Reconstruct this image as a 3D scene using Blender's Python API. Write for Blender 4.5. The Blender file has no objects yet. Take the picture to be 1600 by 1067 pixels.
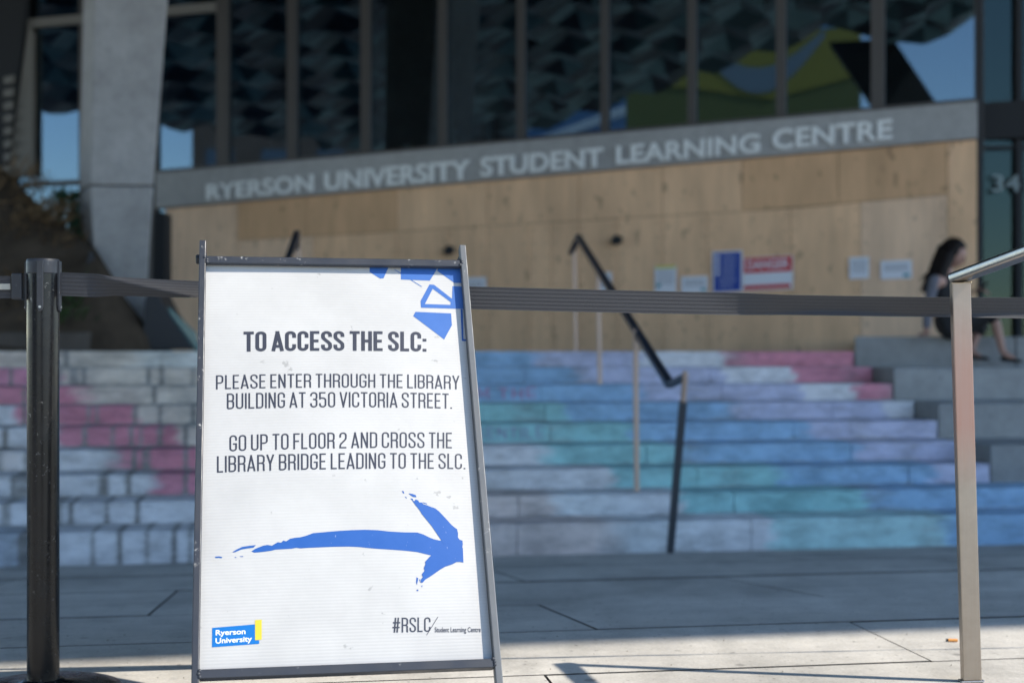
import bpy, bmesh, math, random
import numpy as np
from mathutils import Vector, Matrix, Quaternion
from mathutils.geometry import tessellate_polygon
random.seed(7)
sc = bpy.context.scene
C = sc.collection
R = math.radians

# ------------------------------------------------------------------ camera, world, sun, exposure
FPX, HOR, HC = 2222.2, 552.0, 0.79
cam = bpy.data.cameras.new('camera')
camo = bpy.data.objects.new('camera', cam); C.objects.link(camo); sc.camera = camo
camo.location = (0, 0, HC); camo.rotation_euler = (R(90), 0, 0)
cam.lens = 50; cam.sensor_width = 36; cam.shift_y = 18.5/1600
cam.clip_end = 3000; cam.clip_start = 0.05
cam.dof.use_dof = True; cam.dof.focus_distance = 3.08; cam.dof.aperture_fstop = 2.7; cam.dof.aperture_blades = 9

SUN = Vector((0.69, -0.132, 0.711)).normalized()
sun_el = math.asin(SUN.z); sun_az = math.atan2(SUN.x, SUN.y)
world = bpy.data.worlds.new('World'); sc.world = world; world.use_nodes = True
wn = world.node_tree; bg = wn.nodes['Background']
sky = wn.nodes.new('ShaderNodeTexSky'); sky.sky_type = 'NISHITA'; sky.sun_disc = False
sky.sun_elevation = sun_el; sky.sun_rotation = sun_az; sky.altitude = 100; sky.air_density = 1.0; sky.dust_density = 0.1; sky.ozone_density = 3.0
wn.links.new(sky.outputs[0], bg.inputs[0]); bg.inputs[1].default_value = 0.15
sl = bpy.data.lights.new('sun', 'SUN'); sl.energy = 3.2; sl.angle = R(0.53); sl.color = (1.0, 0.93, 0.82)
so = bpy.data.objects.new('sun', sl); C.objects.link(so)
so.rotation_euler = SUN.to_track_quat('Z', 'Y').to_euler(); so.location = (20, -4, 20)
sc.view_settings.view_transform = 'Standard'; sc.view_settings.look = 'None'
sc.view_settings.exposure = 1.02; sc.view_settings.gamma = 1; sc.view_settings.use_curve_mapping = False
sc.render.engine = 'CYCLES'
sc.cycles.use_denoising = True
sc.cycles.max_bounces = 8; sc.cycles.transparent_max_bounces = 12; sc.cycles.caustics_reflective = False
sc.cycles.caustics_refractive = False

# ------------------------------------------------------------------ helpers
def Wp(px, py, Y):
    return Vector(((px-800)*Y/FPX, Y, HC+(HOR-py)*Y/FPX))

def tag(o, label=None, cat=None, group=None, kind=None):
    if label: o['label'] = label
    if cat: o['category'] = cat
    if group: o['group'] = group
    if kind: o['kind'] = kind
    return o

def empty(name, loc=(0, 0, 0), label=None, cat=None, group=None, kind=None, parent=None):
    o = bpy.data.objects.new(name, None); C.objects.link(o); o.location = loc; o.empty_display_size = .1
    if parent: o.parent = parent
    return tag(o, label, cat, group, kind)

def worldloc(o):
    l = Vector((0, 0, 0))
    while o is not None:
        l += Vector(o.location); o = o.parent
    return l

class MB:
    """collects faces in world space; build() links them as one mesh object"""
    def __init__(s): s.v = []; s.f = []; s.m = []; s.uv = None; s.col = None
    def add(s, vs, fs, mi=0):
        b = len(s.v); s.v += [Vector(p) for p in vs]
        s.f += [tuple(b+i for i in f) for f in fs]; s.m += [mi]*len(fs)
        return s
    def box(s, lo, hi, fr=None, mi=0, ch=0.0):
        """axis box in frame fr (origin, ex, ey, ez); ch = chamfer of the four long z edges is skipped, simple box"""
        x0, y0, z0 = lo; x1, y1, z1 = hi
        vs = [Vector(p) for p in ((x0,y0,z0),(x1,y0,z0),(x1,y1,z0),(x0,y1,z0),(x0,y0,z1),(x1,y0,z1),(x1,y1,z1),(x0,y1,z1))]
        if fr: vs = [fr[0]+fr[1]*p.x+fr[2]*p.y+fr[3]*p.z for p in vs]
        fs = [(0,3,2,1),(4,5,6,7),(0,1,5,4),(1,2,6,5),(2,3,7,6),(3,0,4,7)]
        if fr and fr[1].cross(fr[2]).dot(fr[3]) < 0: fs = [f[::-1] for f in fs]
        return s.add(vs, fs, mi)
    def prism(s, poly, h, fr=None, mi=0, z0=0.0):
        """extrude 2D polygon (CCW) from z0 to z0+h in frame"""
        n = len(poly)
        vs = [Vector((p[0], p[1], z0)) for p in poly]+[Vector((p[0], p[1], z0+h)) for p in poly]
        if fr: vs = [fr[0]+fr[1]*p.x+fr[2]*p.y+fr[3]*p.z for p in vs]
        fs = [tuple(range(n))[::-1], tuple(range(n, 2*n))]+[(i, (i+1) % n, n+(i+1) % n, n+i) for i in range(n)]
        return s.add(vs, fs, mi)
    def tube(s, path, r, seg=16, mi=0, caps=True):
        path = [Vector(p) for p in path]; n = len(path)
        rs = r if isinstance(r, (list, tuple)) else [r]*n
        t0 = (path[1]-path[0]).normalized()
        up = Vector((0, 0, 1)) if abs(t0.z) < .9 else Vector((1, 0, 0))
        x = t0.cross(up).normalized(); rings = []
        for i, p in enumerate(path):
            t = ((path[i+1]-p).normalized() if i < n-1 else Vector()) + ((p-path[i-1]).normalized() if i > 0 else Vector())
            t.normalize(); x = (x-t*x.dot(t)).normalized(); y = t.cross(x)
            rings.append([p+(x*math.cos(2*math.pi*k/seg)+y*math.sin(2*math.pi*k/seg))*rs[i] for k in range(seg)])
        vs = [q for rg in rings for q in rg]
        fs = [(i*seg+k, i*seg+(k+1) % seg, (i+1)*seg+(k+1) % seg, (i+1)*seg+k) for i in range(n-1) for k in range(seg)]
        if caps: fs += [tuple(range(seg))[::-1], tuple((n-1)*seg+k for k in range(seg))]
        return s.add(vs, fs, mi)
    def lathe(s, c, prof, seg=40, mi=0):
        """prof: list of (r, z) from bottom to top about vertical axis at c"""
        vs = []; fs = []
        for (r, z) in prof:
            vs += [Vector(c)+Vector((r*math.cos(2*math.pi*k/seg), r*math.sin(2*math.pi*k/seg), z)) for k in range(seg)]
        for i in range(len(prof)-1):
            for k in range(seg):
                fs.append((i*seg+k, i*seg+(k+1) % seg, (i+1)*seg+(k+1) % seg, (i+1)*seg+k))
        fs += [tuple(range(seg))[::-1], tuple((len(prof)-1)*seg+k for k in range(seg))]
        return s.add(vs, fs, mi)
    def ball(s, c, r, seg=12, ring=8, mi=0, sc3=(1, 1, 1)):
        vs = []; fs = []
        for i in range(1, ring):
            th = math.pi*i/ring
            for k in range(seg):
                vs.append(Vector(c)+Vector((r*sc3[0]*math.sin(th)*math.cos(2*math.pi*k/seg), r*sc3[1]*math.sin(th)*math.sin(2*math.pi*k/seg), r*sc3[2]*math.cos(th))))
        vs += [Vector(c)+Vector((0, 0, r*sc3[2])), Vector(c)-Vector((0, 0, r*sc3[2]))]
        a, b = len(vs)-2, len(vs)-1
        for i in range(ring-2):
            for k in range(seg): fs.append((i*seg+k, (i+1)*seg+k, (i+1)*seg+(k+1) % seg, i*seg+(k+1) % seg))
        for k in range(seg): fs.append((a, k, (k+1) % seg)); fs.append((b, (ring-2)*seg+(k+1) % seg, (ring-2)*seg+k))
        return s.add(vs, fs, mi)
    def build(s, name, mats, parent=None, origin=None, smooth=False, bevel=0.0, seg=2, autosmooth=None):
        base = worldloc(parent) if parent is not None else Vector((0, 0, 0))
        if origin is None: origin = base if parent is not None else (sum(s.v, Vector())/len(s.v))
        origin = Vector(origin)
        me = bpy.data.meshes.new(name)
        me.from_pydata([tuple(p-origin) for p in s.v], [], s.f)
        if not isinstance(mats, (list, tuple)): mats = [mats]
        for m in mats: me.materials.append(m)
        if len(mats) > 1: me.polygons.foreach_set('material_index', s.m)
        if s.uv:
            ul = me.uv_layers.new(name='UVMap')
            for l in me.loops: ul.data[l.index].uv = s.uv[l.vertex_index]
        if s.col:
            ca = me.color_attributes.new('chalk', 'FLOAT_COLOR', 'POINT')
            ca.data.foreach_set('color', [c for q in s.col for c in q])
        if smooth: me.polygons.foreach_set('use_smooth', [True]*len(me.polygons))
        if autosmooth and smooth:
            me.set_sharp_from_angle(angle=R(autosmooth))
        me.update()
        o = bpy.data.objects.new(name, me); C.objects.link(o)
        o.location = origin-base
        if parent is not None: o.parent = parent
        if bevel:
            b = o.modifiers.new('bevel', 'BEVEL'); b.width = bevel; b.segments = seg; b.limit_method = 'ANGLE'; b.angle_limit = R(40)
            b.harden_normals = False
        return o

# ------------------------------------------------------------------ materials
def mat(name, col=(.5, .5, .5), rough=.6, metal=0.0, spec=.5):
    m = bpy.data.materials.new(name); m.use_nodes = True
    b = m.node_tree.nodes['Principled BSDF']
    b.inputs['Base Color'].default_value = (*col, 1); b.inputs['Roughness'].default_value = rough
    b.inputs['Metallic'].default_value = metal; b.inputs['Specular IOR Level'].default_value = spec
    return m
class N:
    def __init__(s, m): s.m = m; s.t = m.node_tree; s.b = s.t.nodes['Principled BSDF']
    def n(s, typ, **kw):
        nd = s.t.nodes.new(typ)
        for k, v in kw.items():
            setattr(nd, k, v)
        return nd
    def l(s, a, b): s.t.links.new(a, b)
    def coord(s, scale=(1, 1, 1), which='Object'):
        tc = s.n('ShaderNodeTexCoord'); mp = s.n('ShaderNodeMapping'); mp.inputs['Scale'].default_value = scale
        s.l(tc.outputs[which], mp.inputs[0]); return mp.outputs[0]
    def noise(s, vec, scale, detail=4, rough=.55, out=0):
        nd = s.n('ShaderNodeTexNoise'); nd.inputs['Scale'].default_value = scale; nd.inputs['Detail'].default_value = detail
        nd.inputs['Roughness'].default_value = rough
        if vec is not None: s.l(vec, nd.inputs['Vector'])
        return nd.outputs[out]
    def ramp(s, fac, stops):
        nd = s.n('ShaderNodeValToRGB'); e = nd.color_ramp.elements
        while len(e) < len(stops): e.new(.5)
        for i, (p, c) in enumerate(stops):
            e[i].position = p; e[i].color = (*c, 1) if isinstance(c, (tuple, list)) else (c, c, c, 1)
        s.l(fac, nd.inputs[0]); return nd.outputs[0]
    def mix(s, fac, a, b, typ='MIX'):
        nd = s.n('ShaderNodeMix'); nd.data_type = 'RGBA'; nd.blend_type = typ
        for k_, v in ((0, fac), (6, a), (7, b)):
            sock = nd.inputs[k_]
            if isinstance(v, (int, float)): sock.default_value = v if k_ == 0 else (v, v, v, 1)
            elif isinstance(v, (tuple, list)): sock.default_value = (*v, 1)
            else: s.l(v, sock)
        return nd.outputs[2]
    def math(s, op, a, b=0.0, clamp=False):
        nd = s.n('ShaderNodeMath'); nd.operation = op; nd.use_clamp = clamp
        for sock, v in ((nd.inputs[0], a), (nd.inputs[1], b)):
            if isinstance(v, (int, float)): sock.default_value = v
            else: s.l(v, sock)
        return nd.outputs[0]
    def bump(s, h, strength=.3, dist=.01):
        nd = s.n('ShaderNodeBump'); nd.inputs['Strength'].default_value = strength; nd.inputs['Distance'].default_value = dist
        s.l(h, nd.inputs['Height']); s.l(nd.outputs[0], s.b.inputs['Normal'])
    def set(s, inp, v):
        if isinstance(v, (int, float)): s.b.inputs[inp].default_value = v
        else: s.l(v, s.b.inputs[inp])

def concrete(name, base, var=.25, rough=.85, rnd=.12, sc1=1.3, bump=.25, gum=False):
    m = mat(name, base, rough, spec=.3); n = N(m); v = n.coord()
    oi = n.n('ShaderNodeObjectInfo')
    ad = n.n('ShaderNodeVectorMath'); ad.operation = 'ADD'; n.l(v, ad.inputs[0]); n.l(oi.outputs['Location'], ad.inputs[1]); v = ad.outputs[0]
    big = n.ramp(n.noise(v, sc1, 5, .6), [(.3, 1-var), (.7, 1+var*.35)])
    mid = n.ramp(n.noise(v, 9, 6, .65), [(.32, .86), (.66, 1.06)])
    fine = n.ramp(n.noise(v, 120, 3, .6), [(.3, .88), (.7, 1.08)])
    pores = n.ramp(n.noise(v, 42, 2, .5), [(.27, .55), (.34, 1.0)])
    c = n.mix(1.0, big, mid, 'MULTIPLY'); c = n.mix(1.0, c, fine, 'MULTIPLY'); c = n.mix(1.0, c, pores, 'MULTIPLY')
    rv = n.math('ADD', n.math('MULTIPLY', oi.outputs['Random'], rnd*2), 1-rnd)
    c = n.mix(1.0, c, rv, 'MULTIPLY'); c = n.mix(1.0, c, base, 'MULTIPLY')
    if gum:
        vo = n.n('ShaderNodeTexVoronoi'); vo.inputs['Scale'].default_value = 4.5; n.l(v, vo.inputs['Vector'])
        c = n.mix(1.0, c, n.ramp(vo.outputs['Distance'], [(.055, .62), (.085, 1.0)]), 'MULTIPLY')
        st_ = n.ramp(n.noise(v, 2.3, 8, .75), [(.40, .84), (.52, 1.0)]); c = n.mix(1.0, c, st_, 'MULTIPLY')
    n.set('Base Color', c)
    n.bump(n.math('ADD', n.noise(v, 120, 4, .6), n.noise(v, 14, 3, .5)), bump, .004)
    return m

M = {}
M['paving'] = concrete('paving', (.565, .535, .485), .26, .88, .07, 1.1, .3, True)
M['joint'] = mat('joint', (.05, .047, .043), .95)
M['concrete'] = concrete('grey concrete', (.33, .33, .325), .25, .8, .08)
M['fascia'] = concrete('fascia grey', (.42, .42, .42), .1, .6, .0, .5, .05)
M['column'] = concrete('column concrete', (.42, .41, .405), .28, .8, .0, .9, .2)
M['core'] = mat('dark joint', (.2, .19, .18), .95)

# chalked stone
def chalk_mat():
    m = mat('chalked stone', (.3, .3, .3), .9, spec=.2); n = N(m); v = n.coord()
    at = n.n('ShaderNodeAttribute'); at.attribute_name = 'chalk'
    oi = n.n('ShaderNodeObjectInfo')
    ad = n.n('ShaderNodeVectorMath'); ad.operation = 'ADD'; n.l(v, ad.inputs[0]); n.l(oi.outputs['Location'], ad.inputs[1]); v = ad.outputs[0]
    mp = n.n('ShaderNodeMapping'); mp.inputs['Scale'].default_value = (1.0, 1.0, 3.2); n.l(v, mp.inputs[0])
    stone = n.mix(1.0, n.ramp(n.noise(v, 3, 6, .65), [(.3, .62), (.7, 1.1)]), (.40, .38, .36), 'MULTIPLY')
    stone = n.mix(1.0, stone, n.ramp(n.noise(v, 60, 3), [(.3, .8), (.7, 1.12)]), 'MULTIPLY')
    cov = n.math('ADD', n.math('MULTIPLY', at.outputs['Alpha'], 1.5), n.math('MULTIPLY', n.noise(mp.outputs[0], 9, 7, .72), -.95))
    cov = n.math('ADD', cov, n.math('MULTIPLY', n.noise(mp.outputs[0], 60, 4, .7), -.55))
    cov = n.ramp(cov, [(-.0, 0.0), (.22, .45), (.55, .92)])
    hue = n.mix(1.0, at.outputs['Color'], n.ramp(n.noise(v, 5, 4, .6), [(.3, .84), (.7, 1.1)]), 'MULTIPLY')
    gr = n.ramp(n.noise(mp.outputs[0], 3.4, 7, .72), [(.36, .70), (.56, 1.0)])
    n.set('Base Color', n.mix(1.0, n.mix(cov, stone, hue), gr, 'MULTIPLY'))
    n.bump(n.noise(v, 45, 6, .7), .45, .006)
    return m
M['chalk'] = chalk_mat()

def plywood_mat(name, base, warm, knots=True):
    m = mat(name, base, .75, spec=.25); n = N(m); v = n.coord()
    oi = n.n('ShaderNodeObjectInfo')
    ad = n.n('ShaderNodeVectorMath'); ad.operation = 'ADD'; n.l(v, ad.inputs[0]); n.l(oi.outputs['Location'], ad.inputs[1])
    mp = n.n('ShaderNodeMapping'); mp.inputs['Scale'].default_value = (7, 7, .7); n.l(ad.outputs[0], mp.inputs[0])
    g = n.ramp(n.noise(mp.outputs[0], 2.2, 7, .6), [(.28, .91), (.72, 1.05)])
    mp2 = n.n('ShaderNodeMapping'); mp2.inputs['Scale'].default_value = (1.6, 1.6, .55); n.l(ad.outputs[0], mp2.inputs[0])
    st = n.ramp(n.noise(mp2.outputs[0], 2.0, 3, .5), [(.3, .84), (.7, 1.07)])
    vo = n.n('ShaderNodeTexVoronoi'); vo.inputs['Scale'].default_value = 4.2; vo.inputs['Randomness'].default_value = 1
    mp3 = n.n('ShaderNodeMapping'); mp3.inputs['Scale'].default_value = (1.35, 1.35, .8); n.l(ad.outputs[0], mp3.inputs[0]); n.l(mp3.outputs[0], vo.inputs['Vector'])
    kn = n.ramp(vo.outputs['Distance'], [(.07, .30), (.20, 1.0)])
    gate = n.ramp(n.noise(ad.outputs[0], 1.1, 2), [(.55, 1.0), (.78, 0.0)])
    kn = n.mix(gate, kn, (1, 1, 1)) if knots else (1, 1, 1)
    c = n.mix(1.0, g, st, 'MULTIPLY'); c = n.mix(1.0, c, kn, 'MULTIPLY'); c = n.mix(1.0, c, n.ramp(n.noise(mp3.outputs[0], 7, 3, .55), [(.30, .66), (.37, 1.0)]), 'MULTIPLY')
    rv = n.math('ADD', n.math('MULTIPLY', oi.outputs['Random'], .07), .965)
    c = n.mix(1.0, c, rv, 'MULTIPLY')
    c = n.mix(1.0, c, base, 'MULTIPLY')
    n.set('Base Color', c); n.bump(n.noise(mp.outputs[0], 6, 4), .15, .003)
    return m
M['ply'] = plywood_mat('plywood', (.90, .585, .36), 0)
M['ply_dark'] = plywood_mat('plywood older', (.74, .46, .265), 0)
M['ply_pale'] = plywood_mat('plywood pale', (.88, .61, .42), 0)

def worn_black(name, base=(.018, .018, .022), rough=.42, chips=.5, metal=.0):
    m = mat(name, base, rough, metal, .5); n = N(m); v = n.coord()
    ch = n.ramp(n.noise(v, 85, 5, .7), [(.60, 0.0), (.66, 1.0)])
    gate = n.ramp(n.noise(v, 9, 3, .6), [(.50, 0.0), (.62, 1.0)])
    f = n.math('MULTIPLY', n.math('MULTIPLY', ch, gate), chips)
    dust = n.ramp(n.noise(v, 14, 5, .65), [(.35, 0.0), (.9, .3)])
    c = n.mix(dust, base, (.03, .032, .036)); c = n.mix(f, c, (.45, .44, .42)); n.set('Base Color', c)
    n.set('Roughness', n.ramp(n.noise(v, 20, 4), [(.3, rough*.8), (.7, min(1, rough*1.35))]))
    n.bump(n.noise(v, 160, 3), .12, .001)
    return m
M['frame'] = worn_black('sign frame paint', (.035, .040, .052), .42, 1.0)
M['frame_worn'] = worn_black('worn bare sign frame', (.13, .14, .15), .5, 1.0)
M['post_black'] = worn_black('stanchion gloss black', (.004, .004, .005), .24, .4); M['post_black'].node_tree.nodes['Principled BSDF'].inputs['Specular IOR Level'].default_value = .35
M['plastic'] = worn_black('black plastic', (.028, .030, .036), .45, .25)
M['screw'] = mat('screw steel', (.5, .5, .5), .3, 1)

def belt_mat(name, c0, c1):
    m = mat(name, c0, .7, spec=.35); n = N(m); uv = n.n('ShaderNodeUVMap'); uv.uv_map = 'UVMap'
    sx = n.n('ShaderNodeSeparateXYZ'); n.l(uv.outputs[0], sx.inputs[0])
    rib = n.math('SINE', n.math('MULTIPLY', sx.outputs[1], 2*math.pi*6))
    weave = n.math('SINE', n.math('MULTIPLY', sx.outputs[0], 2*math.pi*480))
    mp = n.n('ShaderNodeMapping'); mp.inputs['Scale'].default_value = (260, 22, 1); n.l(uv.outputs[0], mp.inputs[0])
    nz = n.noise(mp.outputs[0], 3.0, 3, .7)
    f = n.math('MULTIPLY', n.math('ADD', n.math('MULTIPLY', rib, .10), n.math('MULTIPLY', nz, 1.0)), .9, True)
    n.set('Base Color', n.mix(f, c0, c1))
    h = n.math('ADD', n.math('MULTIPLY', rib, .6), n.math('MULTIPLY', weave, .25))
    n.bump(h, .45, .0010)
    b = n.b; b.inputs['Sheen Weight'].default_value = .25
    return m
M['belt'] = belt_mat('webbing', (.012, .012, .014), (.075, .075, .082))

def steel(name, base, rough=.32):
    m = mat(name, base, rough, 1.0); n = N(m); v = n.coord((160, 160, 2.5))
    g = n.noise(v, 2, 4, .6); w = n.noise(n.coord((1, 1, 1)), 9, 5, .6)
    n.set('Base Color', n.mix(n.ramp(w, [(.3, 0.0), (.8, .35)]), base, (base[0]*.72, base[1]*.68, base[2]*.62)))
    n.set('Roughness', n.ramp(g, [(.25, rough*.75), (.75, rough*1.4)])); n.bump(g, .08, .0006)
    return m
M['steel'] = steel('brushed steel', (.56, .53, .49), .36)
M['steel_rail'] = steel('polished steel rail', (.44, .43, .42), .30)
M['weld'] = mat('weld bead', (.5, .4, .27), .4, 1)
M['rail_blue'] = mat('rail steel cool', (.04, .06, .10), .3, .6)
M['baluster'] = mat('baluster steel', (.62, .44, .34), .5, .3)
M['sleeve'] = mat('dark post reflection', (.075, .08, .09), .5)  # dark reflection in the lower end post's metal, put into its colour

# sign print
def coroplast():
    m = mat('corrugated sign board', (.86, .87, .885), .38, spec=.4); n = N(m)
    v = n.coord()
    sm = n.ramp(n.noise(v, 5, 6, .65), [(.33, .90), (.60, 1.0)])
    spots = n.ramp(n.noise(v, 38, 3, .6), [(.26, .72), (.31, 1.0)])
    uv = n.n('ShaderNodeUVMap'); uv.uv_map = 'UVMap'; sx = n.n('ShaderNodeSeparateXYZ'); n.l(uv.outputs[0], sx.inputs[0])
    w = n.math('SINE', n.math('MULTIPLY', sx.outputs[1], 2*math.pi/.0068))
    c = n.mix(1.0, (.57, .56, .542), sm, 'MULTIPLY'); c = n.mix(1.0, c, spots, 'MULTIPLY')
    c = n.mix(1.0, c, n.ramp(n.math('ADD', n.math('MULTIPLY', w, .5), .5), [(0, .965), (.6, 1.0)]), 'MULTIPLY')
    n.set('Base Color', c); n.bump(w, .12, .0006)
    return m
M['board'] = coroplast()
def ink(name, c, rough=.4, scr=True):
    m = mat(name, c, rough); n = N(m); v = n.coord()
    f = n.ramp(n.noise(v, 30, 5, .7), [(.3, 0.0), (.75, .22)])
    mp = n.n('ShaderNodeMapping'); mp.inputs['Scale'].default_value = (120, 120, 6); mp.inputs['Rotation'].default_value = (.2, .5, .3); n.l(v, mp.inputs[0])
    sc_ = n.ramp(n.noise(mp.outputs[0], 1.5, 2, .5), [(.72, 0.0), (.76, .35)])
    cc = n.mix(f, c, tuple(min(1, x*1.25+.03) for x in c))
    if scr: cc = n.mix(sc_, cc, (.6, .65, .75))
    n.set('Base Color', cc)
    return m
M['ink_dark'] = ink('dark print', (.040, .044, .062), .4, False)
M['ink_blue'] = ink('blue print', (.018, .10, .37))
M['ink_blue2'] = ink('lighter blue print', (.045, .14, .42), .4, False)
M['ink_logo'] = ink('logo blue', (.0, .15, .48), .4, False)
M['ink_yellow'] = ink('yellow print', (.68, .54, .04), .4, False)
M['ink_white'] = ink('white print', (.85, .86, .88), .4, False)
M['letter'] = mat('pale metal letter', (.88, .90, .90), .5)
M['glass'] = None

def glass_mat(name, refl=.2, tint=(.35, .45, .48), gcol=(.75, .88, 1.0)):
    m = bpy.data.materials.new(name); m.use_nodes = True; t = m.node_tree; t.nodes.clear()
    out = t.nodes.new('ShaderNodeOutputMaterial'); mx = t.nodes.new('ShaderNodeMixShader')
    tr = t.nodes.new('ShaderNodeBsdfTransparent'); tr.inputs[0].default_value = (*tint, 1)
    gl = t.nodes.new('ShaderNodeBsdfGlossy'); gl.inputs['Roughness'].default_value = .0; gl.inputs['Color'].default_value = (*gcol, 1)
    lw = t.nodes.new('ShaderNodeFresnel'); lw.inputs[0].default_value = 1.5
    ad = t.nodes.new('ShaderNodeMath'); ad.operation = 'ADD'; ad.inputs[1].default_value = refl-.04; ad.use_clamp = True
    t.links.new(lw.outputs[0], ad.inputs[0]); t.links.new(ad.outputs[0], mx.inputs[0])
    t.links.new(tr.outputs[0], mx.inputs[1]); t.links.new(gl.outputs[0], mx.inputs[2]); t.links.new(mx.outputs[0], out.inputs[0])
    return m
M['glass'] = glass_mat('coated glass', .155, gcol=(.68, .86, 1.0))
M['mullion'] = mat('mullion', (.085, .078, .075), .5, .3)
M['mullion_beige'] = mat('pale frame', (.20, .19, .17), .6)
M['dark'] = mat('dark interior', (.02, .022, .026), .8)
M['soffit'] = mat('iridescent soffit metal', (.006, .016, .03), .45, .3)
M['paper'] = mat('paper', (.80, .82, .90), .7)

# ------------------------------------------------------------------ stair frame
YAW = R(9)
OS = Vector((1.02, 9.07, 0)); U = Vector((math.cos(YAW), math.sin(YAW), 0)); V = Vector((-math.sin(YAW), math.cos(YAW), 0)); Z = Vector((0, 0, 1))
SF = (OS, U, V, Z)
ZB = -.48; R1, RH, TR = .199, .136, .416
def zk(k): return ZB + (0 if k == 0 else R1+(k-1)*RH)
def sp(a, v, z): return OS+U*a+V*v+Z*z
def a_of(px, v):                                   # stair coordinate of an image column on the plane v
    d = Vector(((px-800)/FPX, 1, 0)); t = (OS+V*v).dot(V)/d.dot(V); return (d*t-OS).dot(U)
A_END = 2.6
def gz(v): return 0.0 if v < -4.82 else max(ZB, -(.48/4.82)*(v+4.82))

# ------------------------------------------------------------------ ground and paving
g = MB(); vs = [-160, -40, -12, -4.82, .35]
rows = []
for v in vs: rows.append([sp(-160, v, gz(v)-.03), sp(160, v, gz(v)-.03)])
for i in range(len(vs)-1): g.add([rows[i][0], rows[i][1], rows[i+1][1], rows[i+1][0]], [(0, 1, 2, 3)])
g.add([sp(-160, .35, ZB-.03), sp(160, .35, ZB-.03), sp(160, 60, ZB-.03), sp(-160, 60, ZB-.03)], [(0, 1, 2, 3)])
tag(g.build('ground', M['paving'], origin=(0, 0, 0)), 'pale concrete plaza ground reaching from the street to the stairs', 'ground', kind='structure')
vb = [-12, -10.6, -9.2, -7.9, -6.6, -5.36, -4.82, -3.86, -2.55, -1.3, -.006]
offs = [0, 1.1, .3, 1.5, .6, -.79, -1.55, -.49, -1.38, .4]
pv = empty('pavement', sp(0, -5, 0), 'large pale concrete paving slabs with thin dark joints', 'pavement', kind='structure')
jb = MB()
for i in range(len(vb)-1): jb.add([sp(-13, vb[i], gz(vb[i])-.012), sp(13, vb[i], gz(vb[i])-.012), sp(13, vb[i+1], gz(vb[i+1])-.012), sp(-13, vb[i+1], gz(vb[i+1])-.012)], [(0, 1, 2, 3)])
jb.build('joint_bed', M['joint'], pv)
for i in range(len(vb)-1):
    gj = .003 if i < 5 else (.0045, .006, .008, .011, .012)[i-5]; v0, v1 = vb[i]+gj+random.uniform(-.001, .001), vb[i+1]-gj
    a = offs[i]-2.4*5
    while a < 12:
        s = MB(); a0, a1 = a+.004, a+2.396
        dz = random.uniform(-.0015, .0015); n_ = 3
        z0, z1 = gz(vb[i])+dz, gz(vb[i+1])+dz
        top = [sp(a0, v0, z0), sp(a1, v0, z0), sp(a1, v1, z1), sp(a0, v1, z1)]
        s.add([p-Z*.05 for p in top]+top, [(0, 3, 2, 1), (4, 5, 6, 7), (0, 1, 5, 4), (1, 2, 6, 5), (2, 3, 7, 6), (3, 0, 4, 7)]); s.m = [1, 0, 1, 1, 1, 1]
        s.build('paving_slab', [M['paving'], M['joint']], pv)
        a += 2.4

# ------------------------------------------------------------------ stairs with chalk
ILL = (.275, .35, .49)
def lin(c):
    c = c/255.0
    return c/12.92 if c <= .04045 else ((c+.055)/1.055)**2.4
def alb(c, k=.80):
    q = [lin(x)/ILL[i]*k for i, x in enumerate(c)]; m_ = max(q); f_ = min(1, .84/m_)
    q = [.55*x*f_+.45*min(.84, x) for x in q]; g_ = sum(q)/3
    return tuple(x*.70+g_*.30 for x in q)
BL=(86,135,192); LV=(124,139,188); PL=(166,180,212); PK=(196,100,142); TE=(88,152,178); PG=(160,153,168); BE=(190,178,178); PB=(150,172,200); MV=(178,104,152); TEP=(114,166,190)
rowcol = {
 9: [(0,BE),(200,BE),(240,(165,180,192)),(310,(165,180,192)),(600,BL),(830,BL),(850,LV),(990,LV),(1010,PL),(1130,PL),(1146,PK),(1360,PK)],
 8: [(0,MV),(88,MV),(94,BE),(320,BE),(560,TE),(700,BL),(900,BL),(915,LV),(1130,LV),(1140,PL),(1236,PL),(1246,PK),(1390,PK)],
 7: [(0,PK),(104,PK),(150,BE),(320,BE),(500,PB),(650,TE),(740,BL),(990,BL),(1010,LV),(1250,LV),(1262,PL),(1332,PL),(1344,PK),(1420,PK)],
 6: [(0,PL),(12,PL),(28,PK),(200,PK),(218,BE),(320,BE),(560,TE),(872,TE),(890,BL),(1136,BL),(1152,LV),(1370,LV),(1390,PL),(1450,PL)],
 5: [(0,PL),(85,PL),(95,PK),(268,PK),(284,BE),(320,BE),(500,PG),(640,TE),(978,TE),(994,BL),(1256,BL),(1270,LV),(1490,LV)],
 4: [(0,(150,152,168)),(60,PL),(168,PL),(192,PK),(400,PK),(460,PL),(838,PL),(868,TE),(1052,TE),(1075,BL),(1335,BL),(1350,LV),(1520,LV)],
 3: [(0,PL),(234,PL),(250,PK),(420,PK),(480,PL),(952,PL),(968,TE),(1212,TE),(1230,BL),(1452,BL),(1468,LV),(1570,LV)],
 2: [(0,PL),(320,PL),(700,PG),(850,PG),(885,PB),(1062,PL),(1074,TE),(1345,TE),(1365,BL),(1800,BL)],
 1: [(0,(135,160,210)),(30,(135,160,210)),(50,PL),(320,PL),(700,PG),(930,PG),(990,PB),(1195,PL),(1214,TEP),(1465,TEP),(1492,BL),(1800,BL)]}
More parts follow.
